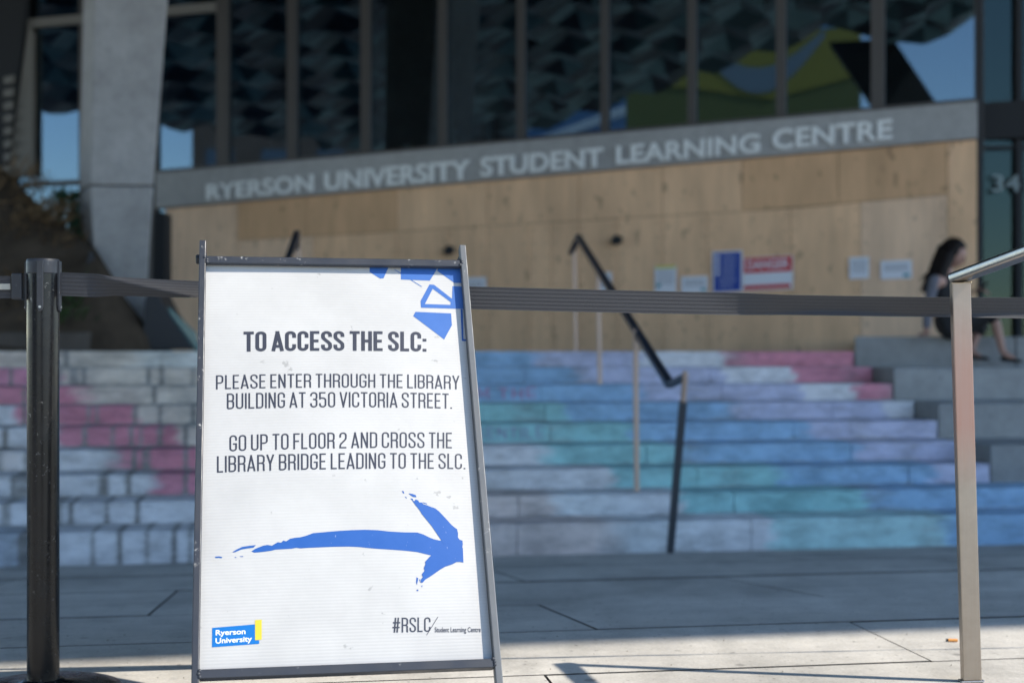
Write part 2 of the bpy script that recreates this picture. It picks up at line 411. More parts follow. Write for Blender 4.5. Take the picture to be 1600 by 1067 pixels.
gaps = {  # unpainted slots in the chalk, image columns
 9: [(101,107)], 8: [(14,19),(92,97),(109,122),(129,134),(230,234),(251,255),(297,303)], 7: [(35,42),(239,243)],
 6: [(36,42),(136,139),(149,153),(209,213),(248,252),(299,304)], 5: [(4,11),(126,137),(173,178),(203,209),(217,221),(247,252),(286,291)],
 4: [(-5,0),(36,60),(207,211),(221,232),(287,292)], 3: [(15,27),(36,50),(158,170),(200,206),(286,294)],
 2: [(0,18),(60,96),(106,114),(164,167),(209,220)], 1: [(30,62),(140,150),(182,191),(228,232),(268,277),(296,300)]}
joints = {9: [-60,104,253,420,590,1181,1600], 8: [-40,17,131,232,253,420,560,820,1110], 7: [38,241,460,845,1128], 6: [-30,38,211,250,302,500,851,1300],
 5: [8,132,205,250,290,440,600,860,1240], 4: [-30,48,210,290,470,700,1010,1330], 3: [20,165,201,290,500,705,1090,1420], 2: [-60,111,215,380,600,810,1147,1520,1900], 1: [-30,52,187,272,430,610,808,1174,1500,1850]}
stairs = empty('stone_stairs', sp(-1, 0, ZB), 'wide stone stairs chalked in blue, teal, lavender and pink bands', 'stairs', kind='structure')
cb = MB()
for k in range(1, 10):
    v = (k-1)*TR
    cb.box((-7.5, v+.03, ZB-.1), (A_END-.01 if k > 2 else 6.5, 3.6 + 9, zk(k)-.02), SF)
cb.build('stair_core', M['core'], stairs)

def paint(k, px, fz, a):
    tb = rowcol[k]; px = px+7*math.sin(fz*61+k*3.1)+5*math.sin(a*29+fz*23); px = max(tb[0][0], min(tb[-1][0], px))
    c = tb[-1][1]
    for i in range(len(tb)-1):
        if tb[i][0] <= px <= tb[i+1][0]:
            f = (px-tb[i][0])/max(1e-6, tb[i+1][0]-tb[i][0]); c0, c1 = alb(tb[i][1]), alb(tb[i+1][1])
            return tuple(c0[j]*(1-f)+c1[j]*f for j in range(3))
    return alb(c)
def make_block(k, a0, a1):
    v = (k-1)*TR; z0, z1 = zk(k-1)-.03, zk(k); b = MB(); b.col = []
    n_ = max(3, int((a1-a0)/.03)); prof = [(0, z0), (0, zk(k-1)+.012), (0, zk(k-1)+.03), (0, zk(k-1)+(z1-zk(k-1))*.4), (0, z1-.035), (0, z1-.012), (.010, z1), (.03, z1), (.2, z1), (TR+.03, z1)]
    jv = random.uniform(-.004, .004)
    for i in range(n_+1):
        a = a0+(a1-a0)*i/n_
        pw = sp(a, v, 0); px = 800+pw.x*FPX/pw.y
        for j, (dv, z) in enumerate(prof):
            b.v.append(sp(a, v+dv+jv+(.0 if j > 6 else .0025*math.sin(a*37+z*50+k)), z+(.0012*math.sin(a*23+k*2) if j > 4 else 0)))
            al = 0.0
            if 1 <= j <= 7: al = .97
            if j == 1: al = .9
            if j == 8: al = .9
            if j == 9: al = .75
            for g0, g1 in gaps[k]:
                if g0-1.5 < px < g1+1.5: al *= .6
            if min(a-a0, a1-a) < .012: al *= .9
            al *= 1-.25*max(0, math.sin(a*3.1+k*1.7))*max(0, math.sin(a*7.7+k))
            if px < 320: al *= .93
            b.col.append((*paint(k, px, z, a), al))
    m_ = len(prof)
    for i in range(n_):
        for j in range(m_-1): b.f.append((i*m_+j, (i+1)*m_+j, (i+1)*m_+j+1, i*m_+j+1))
    # end caps down to the core
    for i in (0, n_):
        p = len(b.v); b.v.append(sp(a0 if i == 0 else a1, v+TR+.03, z0)); b.col.append((.3, .3, .3, 0))
        b.f.append(tuple([i*m_+j for j in range(m_)]+[p]) if i == 0 else tuple([i*m_+j for j in range(m_)][::-1]+[p]))
    b.m = [0]*len(b.f)
    return b.build('stone_block', M['chalk'], stairs)
for k in range(1, 10):
    v = (k-1)*TR; end = A_END if k > 2 else 6.5
    js = [-7.5, -6.2]+[a_of(p, v) for p in joints[k]]+[end]
    js = sorted(j for j in js if j <= end+1e-6)
    js = [j for i, j in enumerate(js) if i == 0 or j-js[i-1] > .04]
    for i in range(len(js)-1): gp = .0015 if js[i] < -1.6 else .003; make_block(k, js[i]+gp, js[i+1]-gp)

# landing behind the top step
ld = MB(); ld.box((-12, 8*TR+.45, zk(9)-.25), (9, 16, zk(9)-.004), SF)
tag(ld.build('landing', M['concrete']), 'flat concrete landing at the head of the stairs', 'landing', kind='structure')

# grey unpainted seating blocks at the right
seat = empty('concrete_seating', sp(4, 1, zk(2)), 'unpainted grey concrete seating steps to the right of the chalked stairs', 'seating steps')
for k, n_ in ((3, 'lower'), (5, ''), (7, ''), (9, 'upper')):
    v = (k-1)*TR+.006; b = MB()
    x0 = A_END+.012; zt = zk(k-1)+2*RH-.002; zb = zk(k-1)-.3
    cuts = [x0, x0+(2.2 if k != 9 else 1.55), 7.6]
    for i in range(2):
        b = MB()
        if k == 9:
            # the top block's inner side runs out to the hoarding
            if i == 0: poly = [(x0, v), (cuts[1]-.004, v), (cuts[1]+.9, 6.4), (x0+1.35, 6.4)]
            else: poly = [(cuts[1]+.004, v), (7.6, v), (8.4, 6.0), (cuts[1]+.908, 6.4)]
            b.prism(poly, zt-zb, SF, z0=zb)
        else:
            b.box((cuts[i]+.004*i, v, zb), (cuts[i+1]-.004*(1-i), v+2*TR+.05, zt), SF)
        b.build('concrete_block', M['concrete'], seat, bevel=.012)

# ------------------------------------------------------------------ facade frame
FA = Vector((-4.62, 18.5, 0)); EF = Vector((.9455, -.3257, 0)).normalized(); NF = Vector((-EF.y*-1, -EF.x, 0)); NF = Vector((-.3257, -.9455, 0)).normalized()
FF = (FA, EF, NF, Z)
def fac(px, py, off=0.0):
    d = Vector(((px-800)/FPX, 1, (HOR-py)/FPX)); o = Vector((0, 0, HC))
    t = (FA+NF*off-o).dot(NF)/d.dot(NF); p = o+d*t
    return (p-FA).dot(EF), p.z
def mir(px, py, L):
    d = Vector(((px-800)/FPX, 1, (HOR-py)/FPX)); o = Vector((0, 0, HC))
    t = (FA-o).dot(NF)/d.dot(NF); p = o+d*t; r = d-2*d.dot(NF)*NF; r /= Vector((r.x, r.y)).length
    return p+r*L
bld = empty('glass_entrance_building', (0, 17, zk(9)), 'dark glass fronted building above the boarded entrance, grey lettered fascia', 'building')
# fascia
s0, zt0 = fac(243, 270, .15); _, zb0 = fac(243, 326, .15)
s1, zt1 = fac(1527, 158, .15); _, zb1 = fac(1527, 216, .15)
f = MB(); fr = (FA, EF, Z, -NF)
f.prism([(s0, zb0), (s1, zb1), (s1, zt1), (s0, zt0)], .15, (FA+NF*.15, EF, Z, -NF))
fas = f.build('fascia', M['fascia'], bld, bevel=.01)
# return of the fascia at its right end
f = MB(); f.prism([(s1+.002, zb1+.0), (s1+.9, zb1+.02), (s1+.9, zt1+.02), (s1+.002, zt1)], .12, (FA+NF*.0, EF, Z, -NF)); f.build('fascia_return', M['dark'], bld)
f = MB(); f.prism([(s0, zt0+.001), (s1, zt1+.001), (s1, zt1+.03), (s0, zt0+.03)], .17, (FA+NF*.16, EF, Z, -NF)); f.build('coping', M['mullion'], bld)

_tc = {}
def text2d(body, offset=0.0, shear=0.0):
    key = (body, offset)
    if key in _tc: return _tc[key]
    cu = bpy.data.curves.new('text', 'FONT'); cu.body = body; cu.offset = offset; cu.resolution_u = 5
    o = bpy.data.objects.new('text', cu); C.objects.link(o)
    dg = bpy.context.evaluated_depsgraph_get(); me = bpy.data.meshes.new_from_object(o.evaluated_get(dg))
    vs = [(v.co.x, v.co.y) for v in me.vertices]; fs = [tuple(p.vertices) for p in me.polygons]
    bpy.data.objects.remove(o); bpy.data.curves.remove(cu); bpy.data.meshes.remove(me)
    _tc[key] = (vs, fs); return vs, fs
def solid(vs2, fs, fmap, th):
    """2D mesh -> solid letter: fmap(x, y, depth) gives world; front at depth th, back at 0"""
    b = MB(); n_ = len(vs2)
    from collections import Counter
    ed = Counter()
    for f_ in fs:
        for i in range(len(f_)): ed[(f_[i], f_[(i+1) % len(f_)])] += 1
    b.add([fmap(x, y, th) for x, y in vs2]+[fmap(x, y, 0) for x, y in vs2], [tuple(f_) for f_ in fs]+[tuple(n_+i for i in f_[::-1]) for f_ in fs])
    for (i, j) in list(ed):
        if (j, i) not in ed: b.f.append((j, i, n_+i, n_+j)); b.m.append(0)
    return b
words = [('RYERSON', 322.5, 489, 289, 312.5, 272.5, 299.5), ('UNIVERSITY', 507, 734, 270, 298, 250, 280), ('STUDENT', 751, 942, 247, 276, 231, 260),
         ('LEARNING', 963, 1187, 229, 257, 209, 238), ('CENTRE', 1207, 1394, 204, 234, 186.5, 217)]
for w, xl, xr, tl, bl, tr_, br in words:
    sl_, zl1 = fac(xl, tl, .17); _, zl0 = fac(xl, bl, .17); sr_, zr1 = fac(xr, tr_, .17); _, zr0 = fac(xr, br, .17)
    full, _f = text2d(w, .022); xm = min(v[0] for v in full); xM = max(v[0] for v in full)
    ys = [v[1] for v in text2d('H', .022)[0]]; y0_, y1_ = min(ys), max(ys)
    # position of each letter: width of the prefix
    for i, ch in enumerate(w):
        v2, f2 = text2d(ch, .022)
        pre = text2d(w[:i+1], .022)[0]; shift = max(v[0] for v in pre)-max(v[0] for v in v2)
        def fm(x, y, d):
            fx = (x+shift-xm)/(xM-xm); fy = (y-y0_)/(y1_-y0_)
            z = (zl0*(1-fx)+zr0*fx)*(1-fy)+(zl1*(1-fx)+zr1*fx)*fy
            return FA+EF*(sl_+(sr_-sl_)*fx)+Z*z+NF*(.151+d)
        solid(v2, f2, fm, .03).build('letter', M['letter'], fas)

# mullions and panes
mpx = [(-70, 14), (30, 14), (132, 14), (240, 18), (350, 22), (458, 17), (573, 16), (693, 14), (815, 13), (946, 12), (1082, 13), (1221, 14), (1372, 19), (1530, 12)]
ms = [fac(p, 300)[0] for p, w in mpx]
for i, ((p, w), s) in enumerate(zip(mpx, ms)):
    if p in (-70, 30): continue
    hw = w/2*17/FPX*1.0; b = MB(); zlo = 1.2 if p < 245 else 2.9+.035*s*.0
    b.box((s-hw, -.16, zlo), (s+hw, .05, 9.6), FF)
    b.build('mullion', M['mullion'], bld)
for i in range(len(ms)-1):
    b = MB(); zlo = 1.2 if mpx[i+1][0] < 245 else 2.6
    b.box((ms[i]+.0, -.02, zlo), (ms[i+1]-.0, -.005, 9.6), FF); b.v = b.v
    # shrink ends so that neighbours do not share faces
    b = MB(); b.box((ms[i]+.004, -.02, zlo), (ms[i+1]-.004, -.005, 9.6), FF)
    b.build('glass_pane', M['glass'], bld)
b = MB(); b.box((fac(40, 40)[0], -.05, 5.15), (ms[4]-.09, .06, 5.27), FF); b.build('transom', M['mullion_beige'], bld)
b = MB(); b.box((fac(45, 290)[0], .0, fac(80, 287)[1]-.03), (fac(128, 290)[0], .05, fac(80, 287)[1]+.03), FF); b.build('sill_rail', M['mullion'], bld)
# slanting pale frame and pale strip at far left
def fquad(pts, off, th, name, m, par=bld):
    q = [fac(x, y, off) for x, y in pts]; b = MB(); b.prism(q, th, (FA+NF*off, EF, Z, -NF)); return b.build(name, m, par)
fquad([(12, 275), (50, 275), (50, 50), (44, 40)], .10, .08, 'slanted_frame', M['mullion_beige'])
M['strip'] = mat('frosted strip', (.16, .19, .18), .5)
fquad([(-120, 540), (9, 540), (9, 275), (38, 30), (44, -80), (-120, -80)], .14, .10, 'dark_cladding', M['dark'])
for i in range(9):
    y = 118+i*20
    fquad([(5, y+14), (20-i*.9, y+12), (21-i*.9, y), (6, y+3)], .19, .04, 'cladding_fin', M['mullion_beige'])
# right-hand glass return beyond the hoarding
M['glass_green'] = glass_mat('greenish glass', .05, (.2, .26, .27), (.5, .7, .7))
rg = empty('side_glass_wall', Wp(1620, 552, 14.6), 'dark green tinted glass wall right of the plywood hoarding, numbered 341', 'glass wall')
def rquad(x0, y0, x1, y1, Y, th, name, m, par=rg):
    a, b2 = Wp(x0, y1, Y), Wp(x1, y0, Y); b = MB(); b.box((a.x, Y, a.z), (b2.x, Y+th, b2.z)); return b.build(name, m, par)
rquad(1536, -300, 1588, 560, 15.2, .02, 'glass_pane', M['glass_green'])
rquad(1598, -300, 1800, 560, 15.2, .02, 'glass_pane', M['glass_green'])
rquad(1588.5, -300, 1597.5, 560, 15.12, .16, 'mullion', M['dark'])
rquad(1527, -300, 1535.5, 560, 15.12, .2, 'mullion', M['dark'])
rquad(1535.5, 228, 1800, 233, 15.14, .05, 'transom', M['dark'])
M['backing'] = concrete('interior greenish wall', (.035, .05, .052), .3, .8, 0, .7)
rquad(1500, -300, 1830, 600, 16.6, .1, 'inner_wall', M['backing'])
vs2, f2 = text2d('341', .01); xm = min(v[0] for v in vs2); xM = max(v[0] for v in vs2); yM = max(v[1] for v in vs2)
q0 = Wp(1551, 299, 15.09); q1 = Wp(1610, 273, 15.09)
solid(vs2, f2, lambda x, y, d: Vector((q0.x+(x-xm)/(xM-xm)*(q1.x-q0.x), 15.115-d, q0.z+y/yM*(q1.z-q0.z))), .012).build('number', mat('faded vinyl', (.22, .28, .29), .6), rg)

# interior of the building: floor, back wall, faceted ceiling
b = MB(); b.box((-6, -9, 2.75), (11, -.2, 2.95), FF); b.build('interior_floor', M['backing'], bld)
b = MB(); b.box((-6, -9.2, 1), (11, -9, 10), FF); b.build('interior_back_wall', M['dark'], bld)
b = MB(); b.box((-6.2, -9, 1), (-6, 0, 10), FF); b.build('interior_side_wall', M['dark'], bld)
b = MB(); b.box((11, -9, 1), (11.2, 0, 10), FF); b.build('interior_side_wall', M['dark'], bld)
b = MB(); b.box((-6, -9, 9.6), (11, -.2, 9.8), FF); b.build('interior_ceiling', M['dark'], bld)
# pale posts just inside
for px_, py_ in ((635, 226), (705, 201), (763, 188)):
    s, z = fac(px_, py_, -.8); b = MB(); b.box((s-.045, -.88, 2.95), (s+.045, -.8, z), FF); b.build('interior_post', M['letter'], bld)
# boarded zone below the fascia carries a plain dark backing
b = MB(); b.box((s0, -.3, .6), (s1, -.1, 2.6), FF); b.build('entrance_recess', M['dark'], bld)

def facets(mb, o, ex, ey, nx, ny, step, amp, mats=3, seed=3):
    rnd = random.Random(seed); P = {}
    for i in range(nx+1):
        for j in range(ny+1):
            P[i, j] = o+ex*(i+.5*(j % 2))*step+ey*j*step*.866+Z*(amp if (i+j*2) % 3 == 0 else (-amp*.5 if (i+j*2) % 3 == 1 else rnd.uniform(-amp*.3, amp*.3)))
    for i in range(nx):
        for j in range(ny):
            a, b_, c, d = P[i, j], P[i+1, j], P[i+1, j+1], P[i, j+1]
            tris = ((a, b_, d), (b_, c, d)) if j % 2 == 0 else ((a, b_, c), (a, c, d))
            for t in tris: mb.add(t, [(0, 1, 2)], rnd.randrange(mats))
M['soffit2'] = mat('iridescent soffit metal teal', (.02, .06, .07), .4, .3)
M['soffit3'] = mat('iridescent soffit metal pale', (.16, .27, .28), .5, .3)
cn = empty('entrance_canopy', (0, 8, 7), 'deep canopy with folded metallic blue triangular soffit panels over the stairs', 'canopy')
ce = Vector((1, .133, .13)); cv = Vector((-.133, 1, 0)).normalized(); co_ = Vector((9.85, 1.95, 10.15))
CF = (co_, ce, cv, Z)
b = MB(); b.box((-27.0, 0, 0), (12, 22, .9), CF); b.build('canopy_slab', M['dark'], cn)
b = MB(); facets(b, co_+ce*-26.7+cv*.3-Z*.32, ce, cv, 53, 37, .62, .19)
facets(b, co_+ce*-13.4-cv*2.5-Z*.32, ce, cv, 8, 5, .62, .19, 3, 8)
bp = MB(); bp.box((-13.9, -2.8, 0), (-8.4, -.01, .9), CF); bp.build('added_prow', M['dark'], cn)  # unseen slab added to block sky mirrored in the upper right glass
so_ = b.build('soffit_panels', [M['soffit'], M['soffit2'], M['soffit3']], cn); so_['kind'] = 'stuff'

# ------------------------------------------------------------------ plywood hoarding
hd = empty('plywood_hoarding', (0, 17, zk(9)), 'knotty plywood hoarding closing off the entrance beneath the fascia', 'hoarding')
def zfas(s): return zb0+(zb1-zb0)*(s-s0)/(s1-s0)-.004
zl = zk(9)
def sheet(sa, sb, za0, za1, zb_0, zb_1, m, d=0.0):
    """sheet between stations; lower edge za0(at sa)..za1, upper zb_0..zb_1"""
    b = MB(); b.prism([(sa+.003, za0), (sb-.003, za1), (sb-.003, zb_1-.002), (sa+.003, zb_0-.002)], .018, (FA+NF*(.08+d), EF, Z, -NF)); return b.build('plywood_sheet', m, hd)
S = lambda px: fac(px, 450, .08)[0]
def midz(s):    # line between lower sheets and upper strip
    p0 = fac(372, 376, .08); p1 = fac(1215, 327, .08); p2 = fac(1480, 304, .08)
    if s < p1[0]: return p0[1]+(p1[1]-p0[1])*(s-p0[0])/(p1[0]-p0[0])
    return p1[1]+(p2[1]-p1[1])*(s-p1[0])/(p2[0]-p1[0])
lower = [258, 372, 490, 620, 700, 762, 828, 862, 905, 965, 1035, 1105, 1235, 1345, 1480, 1527]
for i in range(len(lower)-1):
    sa, sb = S(lower[i]), S(lower[i+1])
    whole = i in (0, len(lower)-2)
    top = zfas if whole else midz
    m = M['ply_pale'] if i in (0, 1, 13) else M['ply']
    sheet(sa, sb, zl, zl, top(sa)-.002, top(sb)-.002, m, (0, .004, .001, .003)[i % 4])
upper = [372, 480, 620, 762, 905, 1035, 1160, 1310, 1480]
for i in range(len(upper)-1):
    sa, sb = S(upper[i]), S(upper[i+1])
    sheet(sa, sb, midz(sa)+.002, midz(sb)+.002, zfas(sa), zfas(sb), M['ply_dark'] if i in (0, 1, 6, 7) else M['ply'], .012 if i in (0, 1, 6, 7) else .006)
# screws / knots rows
scw = MB()
for px_ in lower[1:-1]:
    s = S(px_)
    for side in (-.05, .05):
        for q in range(9):
            z = zl+.12+q*(midz(s)-zl-.2)/8
            scw.box((s+side-.006, .1, z-.006), (s+side+.006, .104, z+.006), FF)
so2 = scw.build('screw_heads', M['dark'], hd); so2['kind'] = 'stuff'

# small black hooks / knobs on the boards
hooks = [((701, 391), 'small black hinge block on the boards behind the sign frame'), ((963, 375), 'small black hinge block beside the handrail top')]
for (px_, py_), lab in hooks:
    s, z = fac(px_, py_, .13); o = FA+EF*s+Z*z+NF*.104
    b = MB(); b.prism([(-.055, -.045), (.0, -.06), (.065, -.03), (.065, .035), (0, .06), (-.04, .02)], .07, (o, EF, Z, NF))
    tag(b.build('hinge_block', M['dark'], bevel=.006), lab, 'fitting', 'black fittings on the hoarding')

# notices
def notice(name, px, label, lines, col=None, y_off=.1025, extra=None, cat='notice'):
    (x0, y0, x1, y1, dy) = px
    c = [fac(x0, y1+dy, y_off), fac(x1, y1, y_off), fac(x1, y0, y_off), fac(x0, y0+dy, y_off)]
    ctr = FA+EF*((c[0][0]+c[1][0])/2)+Z*((c[0][1]+c[2][1])/2)+NF*y_off
    e = empty(name, ctr, label, cat)
    b = MB(); b.prism(c, .003, (FA+NF*y_off, EF, Z, NF)); b.build('sheet', col or M['paper'], e)
    def P(u, v, d=0.0):
        sa = c[0][0]*(1-u)+c[1][0]*u; z = (c[0][1]*(1-u)+c[1][1]*u)*(1-v)+(c[3][1]*(1-u)+c[2][1]*u)*v
        return FA+EF*sa+Z*z+NF*(y_off+.0035+d)
    def band(u0, v0, u1, v1, nm, m, d=0.0):
        bb = MB(); q = [P(u0, v0, d), P(u1, v0, d), P(u1, v1, d), P(u0, v1, d)]
        bb.add([p-NF*.001 for p in q]+q, [(3, 2, 1, 0), (4, 5, 6, 7), (0, 1, 5, 4), (1, 2, 6, 5), (2, 3, 7, 6), (3, 0, 4, 7)]); return bb.build(nm, m, e)
    def lns(rows, m, nm='print_lines'):
        bb = MB()
        for (u0, u1, v, h) in rows:
            u = u0; rr = random.Random(int(v*1000))
            while u < u1:
                w = rr.uniform(.04, .12); ue = min(u1, u+w)
                q = [P(u, v), P(ue, v), P(ue, v+h), P(u, v+h)]; bb.add(q, [(0, 1, 2, 3)]); u = ue+.02
        o = bb.build(nm, m, e); o['kind'] = 'stuff'
    return e, P, band, lns
M['print_grey'] = mat('grey print', (.22, .24, .28), .6)
M['print_teal'] = mat('teal print', (.05, .30, .36), .6)
M['notice_blue'] = mat('notice blue', (.01, .055, .36), .5)
M['notice_red'] = mat('notice red', (.62, .008, .02), .5)
M['notice_yellow'] = mat('notice yellow', (.65, .62, .12), .5)
e, P, band, lns = notice('paper_notice', (700, 433, 760, 470, 2), 'white landscape paper just right of the sign frame, half under the belt', None)
lns([(.15, .9, v, .05) for v in (.75, .6, .45)], M['print_grey'])
e, P, band, lns = notice('paper_notice', (934, 425, 956, 456, 1), 'narrow white sheet behind the sloping stair handrail', None)
lns([(.15, .85, v, .05) for v in (.75, .6, .45, .3)], M['print_grey'])
e, P, band, lns = notice('paper_notice', (1023, 414, 1057, 462, 1.5), 'portrait white sheet with a yellow heading strip', None)
band(.03, .9, .97, .995, 'heading_strip', M['notice_yellow']); lns([(.1, .9, v, .035) for v in (.8, .7, .6, .5, .4)], M['print_grey']); band(.08, .28, .26, .42, 'emblem', M['print_teal'])
e, P, band, lns = notice('paper_notice', (1064, 431, 1106, 458, 1.5), 'landscape white sheet between yellow headed sheet and blue notice', None)
lns([(.12, .88, v, .06) for v in (.72, .58, .44)], M['print_grey']); band(.75, .12, .93, .3, 'emblem', M['print_teal'])
e, P, band, lns = notice('paper_notice', (1327, 401, 1358, 435, 1.5), 'small nearly square white sheet alone right of the danger sign', None)
lns([(.12, .88, v, .05) for v in (.8, .68, .56, .44, .3)], M['print_grey'])
e, P, band, lns = notice('paper_notice', (1376, 406, 1425, 435, 2), 'wide white sheet nearest the seated woman, small teal mark', None)
lns([(.12, .88, v, .06) for v in (.74, .6, .46)], M['print_grey']); band(.72, .1, .92, .28, 'emblem', M['print_teal'])
e, P, band, lns = notice('blue_notice', (1113, 391, 1160, 456, 2.5), 'tall blue site notice with white border and white lettering', None, M['paper'])
band(.05, .035, .95, .965, 'blue_field', M['notice_blue'])
bb = MB(); rr = random.Random(4)
for q in range(11):
    v_ = .88-q*.075; u0 = .36 if q < 7 else .25
    u = u0
    while u < (.75 if q < 7 else .7):
        w = rr.uniform(.03, .1); pq = [P(u, v_, .001), P(u+w, v_, .001), P(u+w, v_+.016, .001), P(u, v_+.016, .001)]; bb.add(pq, [(0, 1, 2, 3)]); u += w+.035
for q in range(4):
    v_ = .82-q*.13; pq = [P(.12, v_, .001), P(.24, v_, .001), P(.24, v_+.08, .001), P(.12, v_+.08, .001)]; bb.add(pq, [(0, 1, 2, 3)])
o = bb.build('print_lines', M['paper'], e); o['kind'] = 'stuff'
e, P, band, lns = notice('danger_sign', (1161, 399, 1239, 451, 4), 'white and red danger sign reading DANGER with an empty white field', None, M['paper'], cat='sign')
band(.02, .53, .98, .98, 'red_field', M['notice_red']); band(.02, .04, .95, .16, 'red_strip', M['notice_red'])
vs2, f2 = text2d('DANGER', .02); xm = min(v[0] for v in vs2); xM = max(v[0] for v in vs2); yM = max(v[1] for v in vs2)
bb = MB(); bb.add([P(.08+.84*(x-xm)/(xM-xm), .64+.27*y/yM, .0015) for x, y in vs2], f2); bb.build('lettering', M['paper'], e)

# ------------------------------------------------------------------ concrete columns
def column(pts, name, m, label, joint=None, zc=None):
    """pts: list of (z, front-left, front-right, back offset) rings, 4 corners each"""
    b = MB()
    for r_ in pts: b.v += [Vector(p) for p in r_]
    n_ = len(pts[0])
    for i in range(len(pts)-1):
        for k in range(n_): b.f.append((i*n_+k, i*n_+(k+1) % n_, (i+1)*n_+(k+1) % n_, (i+1)*n_+k))
    b.f += [tuple(range(n_))[::-1], tuple((len(pts)-1)*n_+k for k in range(n_))]; b.m = [0]*len(b.f)
    e = empty(name, sum((Vector(p) for p in pts[0]), Vector())/n_, label, 'column'); b.build('shaft', m, e, bevel=.02); return e, b
YC = 13.6
def ring(py, xl, xm_, xr, Y=YC):
    a, m_, c = Wp(xl, py, Y+.45), Wp(xm_, py, Y), Wp(xr, py, Y+.05); z = m_.z
    a.z = z; c.z = z
    c2 = Wp(xr-4, py, Y+.8); c2.z = z; a2 = Wp(xl+6, py, Y+.9); a2.z = z
    return [m_, c, c2, a2, a]
e, cbm = column([ring(620, 150, 163, 222), ring(480, 138, 150, 228), ring(290.8, 124, 141, 240), ], 'concrete_column', M['column'], 'leaning raw concrete column rising left of the boarded entrance')
b = MB(); rr2 = [ring(289.2, 124, 141, 240), ring(0, 130, 147, 262), ring(-480, 140, 160, 298)]
for r_ in rr2: b.v += r_
for i in range(2):
    for k in range(5): b.f.append((i*5+k, i*5+(k+1) % 5, (i+1)*5+(k+1) % 5, (i+1)*5+k))
b.f += [tuple(range(5))[::-1], tuple(10+k for k in range(5))]; b.m = [0]*len(b.f)
b.build('upper_shaft', M['column'], e, bevel=.02)
b = MB(); q = ring(290, 126, 144, 238); b.add(q+[p+Z*.02 for p in q], [tuple(range(5))[::-1], tuple(range(5, 10))]+[(k, (k+1) % 5, 5+(k+1) % 5, 5+k) for k in range(5)]); 
# second leaning column beside the street, mirrored in the glass
p0 = mir(1300, 0, 19.5); p1 = mir(1408, 160, 19.5); dirv = (p1-p0)/(p1.z-p0.z)
base = p0+dirv*(0-p0.z); top = p0+dirv*(8.3-p0.z)
sd = Vector((p1-p0)); sd.z = 0; sd.normalize(); bk = Vector((-sd.y, sd.x, 0))
def rg2(p, w): return [p-sd*w-bk*.4, p+sd*w-bk*.4, p+sd*w+bk*.4, p-sd*w+bk*.4]
b = MB(); b.v = rg2(base, .66)+rg2(top, .75); b.f = [(3, 2, 1, 0), (4, 5, 6, 7), (0, 1, 5, 4), (1, 2, 6, 5), (2, 3, 7, 6), (3, 0, 4, 7)]; b.m = [0]*6
M['darkconc'] = concrete('dark clad concrete', (.05, .055, .06), .2)
tag(b.build('clad_column', M['darkconc']), 'dark clad leaning canopy column by the street, mirrored in the glass', 'column')

# ------------------------------------------------------------------ planted bank at the left
bank = MB()
def bk_(px, py, Y): return Wp(px, py, Y)
M['soil'] = concrete('dark soil and mulch', (.09, .065, .045), .5, .95, 0, 2.5, .8)
M['slate'] = mat('dark slate cladding', (.022, .024, .03), .5)
top_line = [(-300, 240, 14.6), (-60, 248, 14.5), (10, 268, 14.4), (60, 320, 14.2), (110, 362, 14.0), (150, 390, 13.4), (190, 455, 13.3), (232, 520, 13.2), (240, 545, 13.2)]
bot_line = [(-300, 700, 12.45), (-60, 700, 12.45), (10, 690, 12.5), (60, 685, 12.5), (110, 680, 12.6), (150, 670, 12.6), (190, 650, 12.7), (232, 600, 12.9), (240, 560, 13.1)]
T_ = [Wp(*p) for p in top_line]; B_ = [Wp(*p) for p in bot_line]
for t in B_: t.z = zk(9)-.02
n_ = len(T_); NB = 10
for j in range(NB+1):
    f_ = j/NB
    for i in range(n_):
        p = B_[i]*(1-f_)+T_[i]*f_
        p.z += .25*math.sin(f_*math.pi)*min(1, (n_-1-i)/3)+random.uniform(-.03, .03)*(0 < j < NB); bank.v.append(p)
bb0 = len(bank.v)
for i in range(n_): bank.v.append(Vector((T_[i].x, T_[i].y+.5, zk(9)-.02)))
for j in range(NB):
    for i in range(n_-1): bank.f.append((j*n_+i, j*n_+i+1, (j+1)*n_+i+1, (j+1)*n_+i))
for i in range(n_-1): bank.f.append((NB*n_+i, NB*n_+i+1, bb0+i+1, bb0+i))
bank.m = [0]*len(bank.f)
tag(bank.build('planting_bank', M['soil'], smooth=True), 'steep dark mulched bank left of the leaning column', 'bank', kind='structure')
# dark sloping slabs beside the column
sb = empty('slate_ramp_wall', Wp(260, 545, 13.0), 'dark sloping slate wall falling toward the top step beside the column', 'wall')
def slab(pts, Y, th, name, m, par):
    b = MB(); fr_ = [Wp(x, y, Y) for x, y in pts]; n_ = len(pts); bk2 = [p+Vector((0, th, 0)) for p in fr_]
    b.add(fr_+bk2, [tuple(range(n_)), tuple(range(n_, 2*n_))[::-1]]+[((i+1) % n_, i, n_+i, n_+(i+1) % n_) for i in range(n_)]); return b.build(name, m, par, bevel=.01)
slab([(221, 546), (302, 546), (262, 490), (236, 438), (226, 470)], 13.0, .5, 'wall_panel', M['slate'], sb)
slab([(235, 552), (258, 552), (258, 332), (240, 332)], 15.6, .3, 'dark_post', M['dark'], sb)
slab([(302.5, 548), (312, 548), (306, 520), (262, 478), (262.5, 488)], 13.1, .02, 'glass_edge', mat('green glass edge', (.18, .30, .29), .2), sb)
slab([(140, 392), (226, 520), (230, 546), (150, 546), (120, 470)], 13.15, .12, 'wall_panel', M['slate'], sb)

